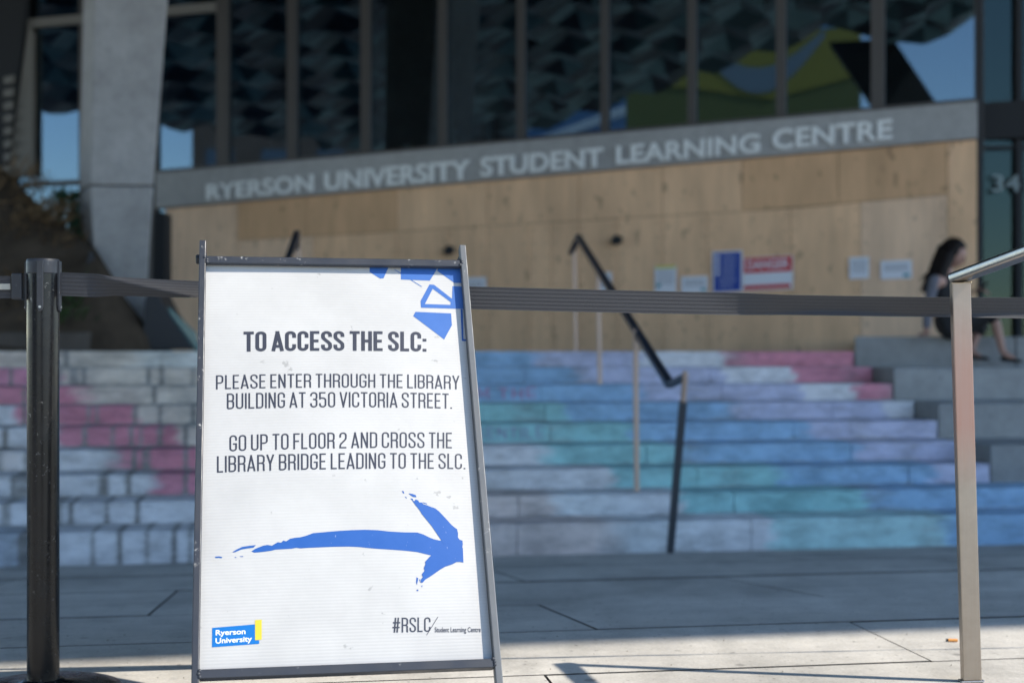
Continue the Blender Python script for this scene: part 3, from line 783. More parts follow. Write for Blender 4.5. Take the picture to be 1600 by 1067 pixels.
# shrubs on the bank
def leafmat(name, c0, c1):
    m = mat(name, c0, .7, spec=.25); n = N(m); g_ = n.n('ShaderNodeNewGeometry')
    n.set('Base Color', n.mix(g_.outputs['Random Per Island'], c0, c1)); return m
M['leaf_brown'] = leafmat('dry foliage', (.10, .065, .035), (.26, .17, .09))
M['leaf_green'] = leafmat('dark green foliage', (.03, .07, .025), (.10, .17, .06))
M['leaf_teal'] = leafmat('cool green foliage', (.02, .08, .05), (.06, .18, .10))
M['twig'] = mat('twig', (.05, .035, .025), .9)
def shrub(px, py, Y, rad, h, m, label, grassy=False, n_=340):
    base = Wp(px, py, Y); e = empty('shrub', base, label, 'shrub', 'shrubs on the dark bank')
    b = MB(); rr = random.Random(int(px*7+py))
    for i in range(7):
        an = rr.uniform(0, 6.28); l = rr.uniform(.5, .95)*h
        b.tube([base-Z*.1, base+Vector((math.cos(an)*rad*.3, math.sin(an)*rad*.3, l*.5)), base+Vector((math.cos(an)*rad*.7, math.sin(an)*rad*.7, l))], [.012, .008, .003], 5)
    b.build('stems', M['twig'], e)
    b = MB()
    for i in range(n_):
        an = rr.uniform(0, 6.28); q = math.sqrt(rr.random())*rad; hz = rr.random()
        q *= (1-.5*hz*hz)
        c = base+Vector((math.cos(an)*q, math.sin(an)*q, hz*h*(1-.4*(q/rad)**2)+rr.uniform(-.03, .03)))
        d = Vector((rr.gauss(0, 1)+math.cos(an)*.8, rr.gauss(0, 1)+math.sin(an)*.8, rr.gauss(.8 if grassy else .1, .6))).normalized()
        sdv = d.cross(Vector((rr.random(), rr.random(), rr.random()))).normalized()
        L_ = rr.uniform(.14, .3) if grassy else rr.uniform(.05, .11); w = .008 if grassy else L_*.28
        b.add([c, c+d*L_*.5+sdv*w, c+d*L_, c+d*L_*.5-sdv*w], [(0, 1, 2, 3)])
    o = b.build('foliage', m, e); o['kind'] = 'stuff'
shrub(12, 385, 14.0, .55, .75, M['leaf_brown'], 'dry brown shrub at the top of the bank', True, 600)
shrub(62, 400, 13.8, .45, .5, M['leaf_brown'], 'brown shrub behind the stanchion head', True, 500)
shrub(15, 480, 13.4, .45, .45, M['leaf_green'], 'low green shrub left of the stanchion under the belt', False, 700)
shrub(112, 520, 13.1, .35, .4, M['leaf_green'], 'low green shrub between stanchion and slate wall', True, 600)
shrub(108, 370, 14.2, .25, .45, M['leaf_teal'], 'bright green shrub against the glass beside the column', False, 500)
shrub(55, 500, 13.2, .4, .4, M['leaf_brown'], 'brown shrub low on the bank behind the stanchion', True, 600)
shrub(-40, 500, 13.2, .5, .5, M['leaf_brown'], 'brown shrub low on the bank at the far end', True, 500)
M['stone_edge'] = concrete('dark brown stone', (.12, .10, .085), .3)
b = MB()
p0, p1 = Wp(-200, 541, 12.6), Wp(140, 541, 12.6)
b.box((p0.x, 12.55, zk(9)-.03), (p1.x, 12.75, zk(9)+.17))
tag(b.build('planter_kerb', M['stone_edge'], bevel=.02), 'low brown stone kerb below the planted bank', 'kerb')

# ------------------------------------------------------------------ street buildings behind the camera (seen mirrored in the glass)
def street_block(name, pxa, La, pxb, Lb, pyt, m, label, stripes=None, depth=10, windows=0, zb=0.0):
    a, c = mir(pxa, 500, La), mir(pxb, 500, Lb); a.z = c.z = 0
    h = mir((pxa+pxb)/2, pyt, (La+Lb)/2).z; ex = (c-a); w = ex.length; ex.normalize(); ey = Vector((-ex.y, ex.x, 0))
    if ey.dot(a) < 0: ey = -ey
    e = empty(name, a, label, 'building'); b = MB(); b.box((0, 0, zb), (w, depth, h), (a, ex, ey, Z)); b.build('wall', m, e)
    if stripes:
        z = stripes[0]
        while z < h-.3:
            b = MB(); b.box((-.02, -.12, z), (w+.02, 0, z+stripes[1]), (a, ex, ey, Z)); b.build('spandrel_band', stripes[3], e); z += stripes[2]
    if windows:
        nwx = max(2, int(w/3))
        z = 4
        while z < h-2.5:
            for i in range(nwx):
                b = MB(); x = (i+.25)*w/nwx; b.box((x, -.03, z), (x+w/nwx*.5, .0, z+1.7), (a, ex, ey, Z)); b.build('window', windows, e)
            z += 3.2
    return e
M['bluewall'] = mat('blue glazed wall', (.05, .16, .34), .4); M['whiteband'] = mat('white spandrel', (.62, .68, .72), .5)
M['brownwall'] = concrete('brown brick mass', (.10, .085, .075), .2); M['winblue'] = mat('window glass', (.05, .08, .12), .15)
M['palewall'] = mat('pale blue cladding', (.22, .36, .60), .5)
street_block('street_building', 300, 62, 560, 62, 60, M['brownwall'], 'dark brown street block mirrored at the left of the glass', windows=M['winblue'])
street_block('street_building', 575, 60, 705, 58, 196, M['palewall'], 'low pale blue street building mirrored near the small posts')
street_block('street_building', 706, 62, 985, 42, 70, M['bluewall'], 'blue street building with white floor bands mirrored in the glass', stripes=(3.0, .38, .95, M['whiteband']))
a, c = mir(978, 300, 38), mir(1345, 300, 38); a.z = c.z = 0; h = mir(1150, 52, 38).z
ex = (c-a).normalized(); w = (c-a).length; ey = Vector((-ex.y, ex.x, 0)); ey = -ey if ey.dot(a) < 0 else ey
bb_ = empty('billboard', a, 'large olive yellow billboard on the street mirrored in the glass', 'billboard')
M['bill'] = mat('yellow print field', (.19, .175, .025), .5); M['bill2'] = mat('green print field', (.085, .10, .025), .5); M['bill3'] = mat('grey blue print stripe', (.12, .17, .21), .5)
b = MB(); b.box((0, 0, 1.5), (w, .5, h), (a, ex, ey, Z)); b.build('panel', M['bill2'], bb_)
b = MB(); b.prism([(.0, h*.86), (w*.3, h*.84), (w*.62, h*.80), (w, h*.86), (w, h-.1), (0, h-.1)], .05, (a-ey*.06, ex, Z, ey)); b.build('print_field', M['bill'], bb_)
b = MB()
pts_o = []; pts_i = []
for i in range(13):
    t = i/12; x = w*(.30+.55*t); dip = math.sin(math.pi*t); pts_o.append((x, h-.35-2.0*dip)); pts_i.append((x+.0, h-.05-1.35*dip))
for i in range(12): b.prism([pts_o[i], pts_o[i+1], pts_i[i+1], pts_i[i]], .03, (a-ey*.1, ex, Z, ey))
b.build('print_stripe', M['bill3'], bb_)
for x_ in (w*.2, w*.8):
    b = MB(); b.box((x_-.15, .1, 0), (x_+.15, .4, 1.5), (a, ex, ey, Z)); b.build('leg', M['darkconc'], bb_)

# ------------------------------------------------------------------ stair handrails
def barbox(b, p, q, w, h, up=Z):
    d = (q-p).normalized(); s_ = d.cross(up).normalized(); u_ = s_.cross(d).normalized()
    vs = [p+s_*x+u_*y for x, y in ((-w/2, -h/2), (w/2, -h/2), (w/2, h/2), (-w/2, h/2))]; vs += [v+(q-p) for v in vs]
    b.add(vs, [(3, 2, 1, 0), (4, 5, 6, 7), (0, 1, 5, 4), (1, 2, 6, 5), (2, 3, 7, 6), (3, 0, 4, 7)])
def handrail(shift, label):
    sh = U*shift
    P = lambda px, py, Y: Wp(px, py, Y)+sh
    top = P(903, 370, 12.8); elb = P(1047, 601, 8.5); end = P(1071, 586, 8.36); foot = Wp(1047, 864, 8.86)+sh
    foot.z = gz(-.35)
    e = empty('stair_handrail', foot, label, 'handrail', 'steel handrails down the chalked stairs')
    b = MB(); barbox(b, top, elb, .055, .05); b.build('rail', M['rail_blue'], e, bevel=.012)
    b = MB(); barbox(b, P(892, 396, 13.1), top+Vector((0, .01, -.004)), .05, .045); b.build('rail_return', M['rail_blue'], e, bevel=.01)
    b = MB(); barbox(b, elb+Vector((0, -.0, .0)), end+Vector((0, .02, -.01)), .05, .04); b.build('rail_return', M['rail_blue'], e, bevel=.01)
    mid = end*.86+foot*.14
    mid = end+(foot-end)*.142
    b = MB(); barbox(b, end+Z*.02, mid, .052, .03, Vector((1, 0, 0))); b.build('post_head', M['baluster'], e, bevel=.01)  # tan head and dark post below paint in the metal's reflections
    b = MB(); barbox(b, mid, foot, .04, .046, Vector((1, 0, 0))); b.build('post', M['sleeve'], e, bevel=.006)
    for (pt, pb, Y, zb_) in (((993, 515), (995, 768), 9.62, zk(2)), ((934, 424), (938, 625), 11.6, zk(6)), ((897, 392), (900, 548), 13.05, zk(9)-.01)):
        t_, f_ = P(*pt, Y), P(*pb, Y); f_.z = zb_
        b = MB(); barbox(b, t_, f_, .034, .034, Vector((1, 0, 0))); b.build('baluster', M['baluster'], e, bevel=.004)
    return e
handrail(0, 'steel stair handrail right of the sign with dark leaning end post')
handrail(-2.5, 'steel stair handrail mostly hidden behind the white sign')

# ------------------------------------------------------------------ stroke lettering (narrow sans capitals)
def arc(cx, cy, rx, ry, a0, a1, n=7):
    return [(cx+rx*math.cos(R(a0+(a1-a0)*i/n)), cy+ry*math.sin(R(a0+(a1-a0)*i/n))) for i in range(n+1)]
def glyph(ch, t, w=.40):
    h = t/2; L, Rr, B, T = h, w-h, h, 1-h; r = min((Rr-L)/2, .17); m = w/2
    tr = arc(Rr-r, T-r, r, r, 0, 90); tl = arc(L+r, T-r, r, r, 90, 180); bl = arc(L+r, B+r, r, r, 180, 270); br = arc(Rr-r, B+r, r, r, 270, 360)
    if ch in 'O0': return [(tr+tl+bl+br, True)], w
    if ch == 'C': return [([(Rr, .66)]+tr+tl+bl+br+[(Rr, .34)], False)], w
    if ch == 'G': return [([(Rr, .66)]+tr+tl+bl+br+[(Rr, .50-h), (m-.01, .50-h)], False)], w
    if ch == 'S': return [([(Rr, .70)]+tr+tl+[(L, .72), (L+.015, .64), (m-.03, .53), (m+.04, .46), (Rr-.012, .36), (Rr, .28)]+br[::-1]+bl[::-1]+[(L, .31)], False)], w
    if ch == 'D': return [([(L, B), (L, T)]+[(Rr-r, T)]+arc(Rr-r, T-r, r, r, 90, 0)+arc(Rr-r, B+r, r, r, 0, -90), True)], w
    if ch == 'B':
        mid = .51; return [([(L, B), (L, T)]+arc(Rr-r, T-r*.9, r*.95, r*.9, 90, 0)+arc(Rr-r, mid+r*.8, r*.95, r*.8, 0, -90)+[(L, mid)], False), ([(L+.002, mid)]+arc(Rr-r, mid-r*.8, r, r*.8, 90, 0)+arc(Rr-r, B+r, r, r, 0, -90)+[(L, B)], False)], w
    if ch in 'PR':
        mid = .44 if ch == 'P' else .48
        out = [([(L, 0), (L, T)]+arc(Rr-r, T-r, r, r, 90, 0)+arc(Rr-r, mid+r, r, r, 0, -90)+[(L, mid)], False)]
        if ch == 'R': out.append(([(m, mid)]+arc(Rr-r*.8, mid-r*.7, r*.75, r*.7, 90, 0)+[(Rr-r*.05, .1), (Rr+.01, 0)], False))
        return out, w
    if ch == 'A': return [([(h*.7, 0), (m+.01, 1)], False), ([(m-.01, 1), (w+.02-h*.7, 0)], False), ([(h+.07, .22+h*.3), (w-h-.05, .22+h*.3)], False)], w+.02
    if ch == 'E': return [([(w-.06, T), (L, T), (L, B), (w-.06, B)], False), ([(L, .5), (w-.09, .5)], False)], w-.05
    if ch == 'F': return [([(w-.06, T), (L, T), (L, 0)], False), ([(L, .5), (w-.09, .5)], False)], w-.06
    if ch == 'H': return [([(L, 0), (L, 1)], False), ([(Rr, 0), (Rr, 1)], False), ([(L, .5), (Rr, .5)], False)], w
    if ch == 'I': return [([(L, 0), (L, 1)], False)], t
    if ch == 'L': return [([(L, 1), (L, B), (w-.07, B)], False)], w-.07
    if ch == 'N': return [([(L, 0), (L, 1)], False), ([(L, .98), (Rr, .02)], False), ([(Rr, 0), (Rr, 1)], False)], w+.01
    if ch == 'T': return [([(0, T), (w-.03, T)], False), ([(m-.015, T), (m-.015, 0)], False)], w-.03
    if ch == 'U': return [([(L, 1)]+bl+br+[(Rr, 1)], False)], w
    if ch == 'V': return [([(h*.7, 1), (m+.01, 0)], False), ([(m-.01, 0), (w-h*.7+.01, 1)], False)], w+.01
    if ch == 'Y': return [([(h*.7, 1), (m, .42)], False), ([(w-h*.7, 1), (m, .42)], False), ([(m, .45), (m, 0)], False)], w
    if ch == 'M': return [([(L, 0), (L, 1), (m+.05, .25), (w+.1-h, 1), (w+.1-h, 0)], False)], w+.1
    if ch == '2': return [([(L, .68)]+tl[::-1]+tr[::-1]+[(Rr, .66), (Rr-.02, .56), (L+.03, .26), (L, .16), (L, B), (Rr+h*.6, B)], False)], w
    if ch == '3': return [([(L, .74)]+tl[::-1]+tr[::-1]+arc(Rr-r, .53+r*.7, r, r*.7, 0, -90)+[(m-.04, .53)], False), ([(m-.04, .528)]+arc(Rr-r, .53-r*.7, r, r*.7, 90, 0)+arc(Rr-r, B+r, r, r, 0, -90)+arc(L+r, B+r, r, r, 270, 180)+[(L, .28)], False)], w
    if ch == '5': return [([(Rr, T), (L, T), (L, .52)], False), ([(L, .56), (L+.05, .61)]+arc(Rr-r, .61-r, r, r, 90, 0)+arc(Rr-r, B+r, r, r, 0, -90)+arc(L+r, B+r, r, r, 270, 180)+[(L, .28)], False)], w
    if ch == '#': return [([(.11, 0), (.18, 1)], False), ([(.27, 0), (.34, 1)], False), ([(.0, .34), (.42, .34)], False), ([(.03, .66), (.45, .66)], False)], .45
    if ch == '.': return [([(0, h), (t*1.05, h)], False)], t*1.05
    if ch == ':': return [([(0, h), (t*1.05, h)], False), ([(0, .58), (t*1.05, .58)], False)], t*1.05
    return [], w
def stroke_poly(pts, t, closed):
    n = len(pts); P2 = [Vector(p) for p in pts]
    cl = [P2[0]]
    for p in P2[1:]:
        if (p-cl[-1]).length > 1e-4: cl.append(p)
    if closed and (cl[0]-cl[-1]).length < 1e-4: cl.pop()
    P2 = cl; n = len(P2); Ls, Rs = [], []
    for i, p in enumerate(P2):
        a = P2[i-1] if (i > 0 or closed) else None; c = P2[(i+1) % n] if (i < n-1 or closed) else None
        d1 = (p-a).normalized() if a is not None else None; d2 = (c-p).normalized() if c is not None else None
        d1 = d1 or d2; d2 = d2 or d1
        n1 = Vector((-d1.y, d1.x)); n2 = Vector((-d2.y, d2.x)); m = (n1+n2)
        m = m.normalized() if m.length > 1e-6 else n1
        k = 1/max(.35, m.dot(n1)); Ls.append(p+m*k*t/2); Rs.append(p-m*k*t/2)
    fs = []; vs = Ls+Rs
    for i in range(n if closed else n-1):
        j = (i+1) % n; fs.append((i, n+i, n+j, j))
    return [tuple(v) for v in vs], fs
def textline(body, t, gap=.075, space=.19, w=.40):
    """returns list of (verts2d, faces, layer) in cap-height units and total width"""
    x = 0; out = []; lay = 0
    for ch in body:
        if ch == ' ': x += space-gap; x += 0; continue
        st, gw = glyph(ch, t, w)
        for i, (pts, closed) in enumerate(st):
            vs, fs = stroke_poly(pts, t, closed); out.append(([(px+x, py) for px, py in vs], fs, i))
        x += gw+gap
    return out, x-gap

# ------------------------------------------------------------------ the A-frame sign
SC = Vector((-.3257, 2.8423, .1675)); SA = Vector((.98188, .18948, -.00355)).normalized(); SB = Vector((-.0879, .47192, .87725)).normalized()
SB = (SB-SA*SB.dot(SA)).normalized(); SN = SA.cross(SB).normalized(); HS = .953
SFR = (SC, SA, SB, SN)
PN = -.004
def bulge(x, y): return .012*max(0, 1-(x/.2925)**2)*math.sin(math.pi*min(1, max(0, y/HS)))
def ploc(x, y, d=0.0): return SC+SA*x+SB*y+SN*(PN+bulge(x, y)+d)
def pinv(px, py):
    d = Vector(((px-800)/FPX, 1, (HOR-py)/FPX)); o = Vector((0, 0, HC)); q = SC+SN*PN
    t = (q-o).dot(SN)/d.dot(SN); p = o+d*t-q; return p.dot(SA), p.dot(SB)
z_leg = -(SC.z)/SB.z
sign = empty('sandwich_board', (SC.x, SC.y+SB.y*z_leg, 0), 'white sandwich board in a dark steel frame with a blue arrow and access directions', 'sign')
W2 = .585/2
# legs, bars
for s_ in (-1, 1):
    b = MB(); x0 = s_*W2; x1 = s_*(W2+.0145)
    b.box((min(x0, x1), z_leg, -.010), (max(x0, x1), HS+.042, .014), SFR); b.build('leg', M['frame'] if s_ < 0 else M['frame_worn'], sign, bevel=.0018)
b = MB(); b.box((-W2+.0005, HS-.018, -.002+.004), (W2-.0005, HS, .0135), SFR); b.build('top_bar', M['frame'], sign, bevel=.0015)
b = MB(); b.box((-W2+.0005, -.019, -.010), (W2-.0005, -.001, .0135), SFR); b.build('bottom_bar', M['frame'], sign, bevel=.0015)
rw = random.Random(2)
for (x, y) in ((-W2, HS-.010), (W2, HS-.008), (-W2, -.010), (W2, -.008)):
    b = MB()
    for i in range(3): b.ball(SC+SA*(x+rw.uniform(-.003, .003))+SB*(y+(i-1)*.006)+SN*.0125, .0042, 8, 6)
    b.build('weld', M['frame'], sign, smooth=True)
# board: curved sheet with a fine grid
b = MB(); b.uv = []; nx, ny = 30, 44; y0b, y1b = .0008, HS+.004
for d in (0, -.0045):
    for j in range(ny+1):
        for i in range(nx+1):
            x = -W2+.0005+(2*W2-.001)*i/nx; y = y0b+(y1b-y0b)*j/ny; b.v.append(ploc(x, y, d)); b.uv.append((x, y))
o_ = (nx+1)*(ny+1)
for j in range(ny):
    for i in range(nx):
        q = (j*(nx+1)+i, j*(nx+1)+i+1, (j+1)*(nx+1)+i+1, (j+1)*(nx+1)+i); b.f.append(q); b.f.append(tuple(o_+k for k in q[::-1]))
for i in range(nx):
    b.f.append((i+1, i, o_+i, o_+i+1)); k = ny*(nx+1); b.f.append((k+i, k+i+1, o_+k+i+1, o_+k+i))
for j in range(ny):
    a_ = j*(nx+1); c_ = a_+nx+1; b.f.append((a_, c_, o_+c_, o_+a_)); b.f.append((c_+nx, a_+nx, o_+a_+nx, o_+c_+nx))
b.m = [0]*len(b.f)
board = b.build('board', M['board'], sign, smooth=True, autosmooth=40)

def decal(name, v2, f2, m, d=.0004, parent=None, cut=True):
    bm = bmesh.new(); vv = [bm.verts.new((x, y, dz)) for x, y, dz in [(p[0], p[1], p[2] if len(p) > 2 else 0) for p in v2]]
    for f_ in f2:
        try: bm.faces.new([vv[i] for i in f_])
        except ValueError: pass
    xs = [p[0] for p in v2]; ys = [p[1] for p in v2]
    if cut:
        x = math.floor(min(xs)/.02)*.02
        while x < max(xs):
            bmesh.ops.bisect_plane(bm, geom=bm.verts[:]+bm.edges[:]+bm.faces[:], plane_co=(x, 0, 0), plane_no=(1, 0, 0)); x += .02
        y = math.floor(min(ys)/.03)*.03
        while y < max(ys):
            bmesh.ops.bisect_plane(bm, geom=bm.verts[:]+bm.edges[:]+bm.faces[:], plane_co=(0, y, 0), plane_no=(0, 1, 0)); y += .03
    bmesh.ops.recalc_face_normals(bm, faces=bm.faces[:])
    bm.verts.index_update(); b = MB()
    b.v = [ploc(v.co.x, v.co.y, d+v.co.z) for v in bm.verts]; b.f = [tuple(v.index for v in f_.verts) for f_ in bm.faces]; b.m = [0]*len(b.f)
    for i, f_ in enumerate(b.f):
        p = [b.v[k] for k in f_[:3]]
        if (p[1]-p[0]).cross(p[2]-p[0]).dot(SN) < 0: b.f[i] = f_[::-1]
    bm.free(); return b.build(name, m, parent or board)
def poly_decal(name, loops_px, m, d=.0004, local=False):
    loops = [[(pinv(x, y) if not local else (x, y)) for x, y in lp] for lp in loops_px]
    tri = tessellate_polygon([[Vector((x, y, 0)) for x, y in lp] for lp in loops])
    flat = [p for lp in loops for p in lp]
    return decal(name, flat, [tuple(t) for t in tri], m, d)
def line_decal(name, body, xl, yl, xr, yr, cap_l, cap_r, t, m, **kw):
    parts, w = textline(body, t, **kw)
    A = Vector(pinv(xl, yl)); Bv = Vector(pinv(xr, yr)); A1 = Vector(pinv(xl, yl-cap_l)); B1 = Vector(pinv(xr, yr-cap_r))
    v2 = []; f2 = []
    for vs, fs, lay in parts:
        o = len(v2)
        for x, y in vs:
            f_ = x/w; p = A.lerp(Bv, f_)*(1-y)+A1.lerp(B1, f_)*y; v2.append((p.x, p.y, lay*.00007))
        f2 += [tuple(o+i for i in q) for q in fs]
    return decal(name, v2, f2, m)
line_decal('heading_lettering', 'TO ACCESS THE SLC:', 380.5, 551, 666, 551, 31.5, 31, .142, M['ink_dark'], gap=.055, space=.20, w=.41)
kw = dict(gap=.085, space=.235, w=.375)
line_decal('direction_lettering', 'PLEASE ENTER THROUGH THE LIBRARY', 337.5, 609, 717.5, 609, 22, 21.5, .088, M['ink_dark'], **kw)
line_decal('direction_lettering', 'BUILDING AT 350 VICTORIA STREET.', 354.5, 640.5, 706, 639.5, 24.5, 23.5, .088, M['ink_dark'], **kw)
line_decal('direction_lettering', 'GO UP TO FLOOR 2 AND CROSS THE', 358.5, 706.5, 706, 701.5, 25, 24.5, .088, M['ink_dark'], **kw)
line_decal('direction_lettering', 'LIBRARY BRIDGE LEADING TO THE SLC.', 339, 739, 727, 733.5, 25.5, 24, .088, M['ink_dark'], **kw)
line_decal('hashtag_lettering', '#RSLC', 613, 988.5, 672.5, 987, 23, 22.5, .095, M['ink_dark'], gap=.08, w=.38)
def ft(name, body, xl, yl, xr, yr, cap, m, off=.0, d=.0004, ref='H'):
    v2, f2 = text2d(body, off); xm = min(v[0] for v in v2); xM = max(v[0] for v in v2); hh = max(v[1] for v in text2d(ref, off)[0])
    A = Vector(pinv(xl, yl)); Bv = Vector(pinv(xr, yr)); A1 = Vector(pinv(xl, yl-cap)); B1 = Vector(pinv(xr, yr-cap)); out = []
    for x, y in v2:
        f_ = (x-xm)/(xM-xm); g_ = y/hh; p = A.lerp(Bv, f_)*(1-g_)+A1.lerp(B1, f_)*g_; out.append((p.x, p.y))
    return decal(name, out, f2, m, d, cut=False)
ft('small_lettering', 'Student Learning Centre', 679, 987.6, 751, 987, 7.6, M['ink_dark'], .014, .0005)
z6 = lambda L: [(300+x/3.074, 720+y/3.074) for x, y in L]
poly_decal('slash', [z6([(1125, 836), (1128, 837), (1182, 750), (1179, 749)])], M['ink_dark'], .0005)
shaft = [(285,438),(300,428),(318,420),(340,412),(362,408),(384,412),(400,402),(412,396),(428,398),(438,388),(452,392),(470,380),(490,376),(520,373),(548,366),(580,354),(640,349),(700,344),(765,340),(830,338),(890,340),(950,346),(1020,349),(1080,349),(1110,358),(1135,370),(1160,380),(1185,385),(1202,386),(1280,386),(1300,420),(1302,460),(1150,458),(1080,442),(1020,436),(960,432),(900,429),(850,425),(800,420),(750,418),(680,419),(600,422),(550,424),(520,426),(500,423),(480,427),(400,431),(380,436),(330,442),(300,444)]
head_up = [(1055,195),(1066,200),(1072,192),(1084,196),(1090,206),(1102,206),(1110,214),(1125,218),(1145,226),(1165,232),(1184,246),(1200,262),(1225,288),(1245,310),(1260,322),(1272,330),(1277,350),(1276,368),(1284,380),(1298,384),(1300,400),(1298,415),(1290,425),(1205,400),(1198,387),(1172,350),(1150,318),(1120,282),(1100,258),(1096,250),(1086,236),(1074,222),(1062,206)]
head_dn = [(1303,489),(1300,424),(1284,400),(1262,392),(1214,402),(1160,448),(1140,464),(1118,488),(1120,500),(1112,518),(1116,530),(1102,548),(1108,560),(1098,572),(1096,586),(1106,588),(1120,572),(1140,560),(1162,545),(1190,525),(1215,510),(1250,498),(1270,487),(1286,486)]
poly_decal('arrow_shaft', [z6(shaft)], M['ink_blue'], .0004)
poly_decal('arrow_head', [z6(head_up)], M['ink_blue'], .0006)
poly_decal('arrow_head', [z6(head_dn)], M['ink_blue'], .0008)
bits = [[(193,440),(215,428),(240,416),(270,412),(307,408),(296,420),(262,424),(238,428),(205,441)],[(110,461),(128,459),(146,463),(143,468),(128,466),(114,467)],[(205,464),(214,464),(213,467),(206,467)],[(228,461),(246,460),(245,464),(232,463)],
 [(1006,152),(1014,153),(1018,164),(1012,163)],[(1038,163),(1058,166),(1074,172),(1076,181),(1060,180),(1046,171)],[(1020,178),(1028,182),(1030,188),(1024,184)],[(1048,186),(1060,190),(1058,198),(1050,192)],[(1077,562),(1085,566),(1084,578),(1079,598),(1075,586)],[(1090,570),(1094,574),(1092,584)],[(1076,624),(1084,619),(1087,626),(1080,628)],[(1100,602),(1106,600),(1104,610)],[(1128,214),(1126,210),(1112,206),(1104,203),(1112,210)]]
for q in bits: poly_decal('paint_fleck', [z6(q)], M['ink_blue'], .0005)
poly_decal('logo_field', [z6([(97,801),(302,785),(303,862),(322,861),(323,878),(96,894)])], M['ink_logo'], .0004)
poly_decal('logo_bar', [z6([(303,765),(335,763),(335,858),(303,861)])], M['ink_yellow'], .0006)
ft('logo_lettering', 'Ryerson', 300+114/3.074, 720+837/3.074, 300+257/3.074, 720+831/3.074, 8.2, M['ink_white'], .022, .0008)
ft('logo_lettering', 'University', 300+113/3.074, 720+876/3.074, 300+288/3.074, 720+866/3.074, 8.2, M['ink_white'], .022, .0008)
z9 = lambda L: [(590+x/5.928, 370+y/5.928) for x, y in L]
z5 = lambda L: [(300+x/3.2, 370+y/3.2) for x, y in L]
poly_decal('blue_shape', [z5([(888,150),(985,150),(957,210),(940,211),(888,178)])], M['ink_blue2'], .0004)
poly_decal('blue_shape', [z9([(215,280),(560,280),(540,318),(483,409),(215,399)])], M['ink_blue2'], .0004)
poly_decal('blue_shape', [z9([(560,280),(800,280),(800,430),(712,429),(552,318)])], M['ink_blue2'], .0004)
poly_decal('blue_shape', [z9([(693,459),(805,461),(815,670),(400,663),(397,600),(480,445),(522,447),(690,577)]), z9([(510,485),(675,607),(675,633),(437,628)])], M['ink_blue2'], .0004)
poly_decal('blue_shape', [z9([(350,702),(680,712),(688,822),(615,956),(328,742)])], M['ink_blue2'], .0004)
poly_decal('blue_shape', [z9([(768,672),(788,672),(795,948),(840,952),(840,968),(780,966)])], M['ink_blue'], .0004)
poly_decal('blue_line', [z9([(150,305),(160,305),(410,464),(405,468)])], M['ink_blue2'], .0005)
# rear half of the A frame, hinged at the top
RB = Vector((SA.y*-.30, SA.x*.30, -.95)).normalized(); hing = SC+SB*(HS+.008)-SN*.022
RX = SA; RN = RX.cross(RB).normalized(); RFR = (hing, RX, RB, RN)
lr = hing.z/-RB.z
for s_ in (-1, 1):
    b = MB(); x0 = s_*(W2-.001); x1 = s_*(W2+.0135); b.box((min(x0, x1), -.018, -.01), (max(x0, x1), lr, .01), RFR); b.build('rear_leg', M['frame'], sign, bevel=.0015)
    b = MB(); c = hing+SA*s_*(W2+.008); b.tube([c-SA*.010*1+SN*.02, c-SA*.010+SN*-.006], .005, 10); b.build('hinge_bolt', M['frame'], sign)
b = MB(); b.box((-W2+.002, .03, -.004), (W2-.002, lr-.2, .001), RFR); b.build('rear_board', M['board'], sign)
for y in (.008, lr-.195):
    b = MB(); b.box((-W2+.002, y, -.009), (W2-.002, y+.018, .009), RFR); b.build('rear_bar', M['frame'], sign)

# ------------------------------------------------------------------ stanchions and belts
def stanchion(base, label, yaw=0.0):
    e = empty('stanchion', base, label, 'stanchion', 'belt stanchions'); c = Vector(base)
    b = MB(); b.lathe(c, [(.178, .0), (.18, .006), (.176, .012), (.15, .018), (.09, .024), (.05, .030), (.045, .034)], 64); b.build('base', M['post_black'], e, smooth=True, autosmooth=50)
    b = MB(); b.lathe(c+Z*.03, [(.0365, 0), (.0365, .945)], 48); b.build('pole', M['post_black'], e, smooth=True, autosmooth=40)
    b = MB(); b.lathe(c, [(.036, .974), (.0378, .976), (.0378, 1.000), (.0372, 1.006), (.035, 1.009), (.030, 1.0065), (.026, 1.0065)], 48); b.build('head', M['plastic'], e, smooth=True, autosmooth=40)
    for an in (-82, -2, 92, 178):
        a = R(an)+yaw; d = Vector((math.cos(a), math.sin(a), 0)); t_ = Vector((-d.y, d.x, 0))
        fr = (c+d*.035, t_, Z, d)
        pts = [(-.0075, 1.004), (-.0075, .90), (-.005, .889), (0, .885), (.005, .889), (.0075, .90), (.0075, 1.004)]
        b = MB(); b.prism(pts, .0065, fr); lg = b.build('clip_plate', M['plastic'], e, bevel=.0015)
        b = MB(); b.tube([c+d*.0405+Z*.897, c+d*.0435+Z*.897], .0030, 10); b.build('screw', M['screw'], lg)
    return e
ST = Vector(((67.5-800)*3.31/FPX, 3.31, 0))
stanchion(ST, 'black belt stanchion left of the white sign with a worn gloss tube', R(0))
stanchion((3.15, 3.75, 0), 'black belt stanchion at the far end of the long belt')
stanchion((-3.1, 3.12, 0), 'black belt stanchion beyond the left end of the striped belt')

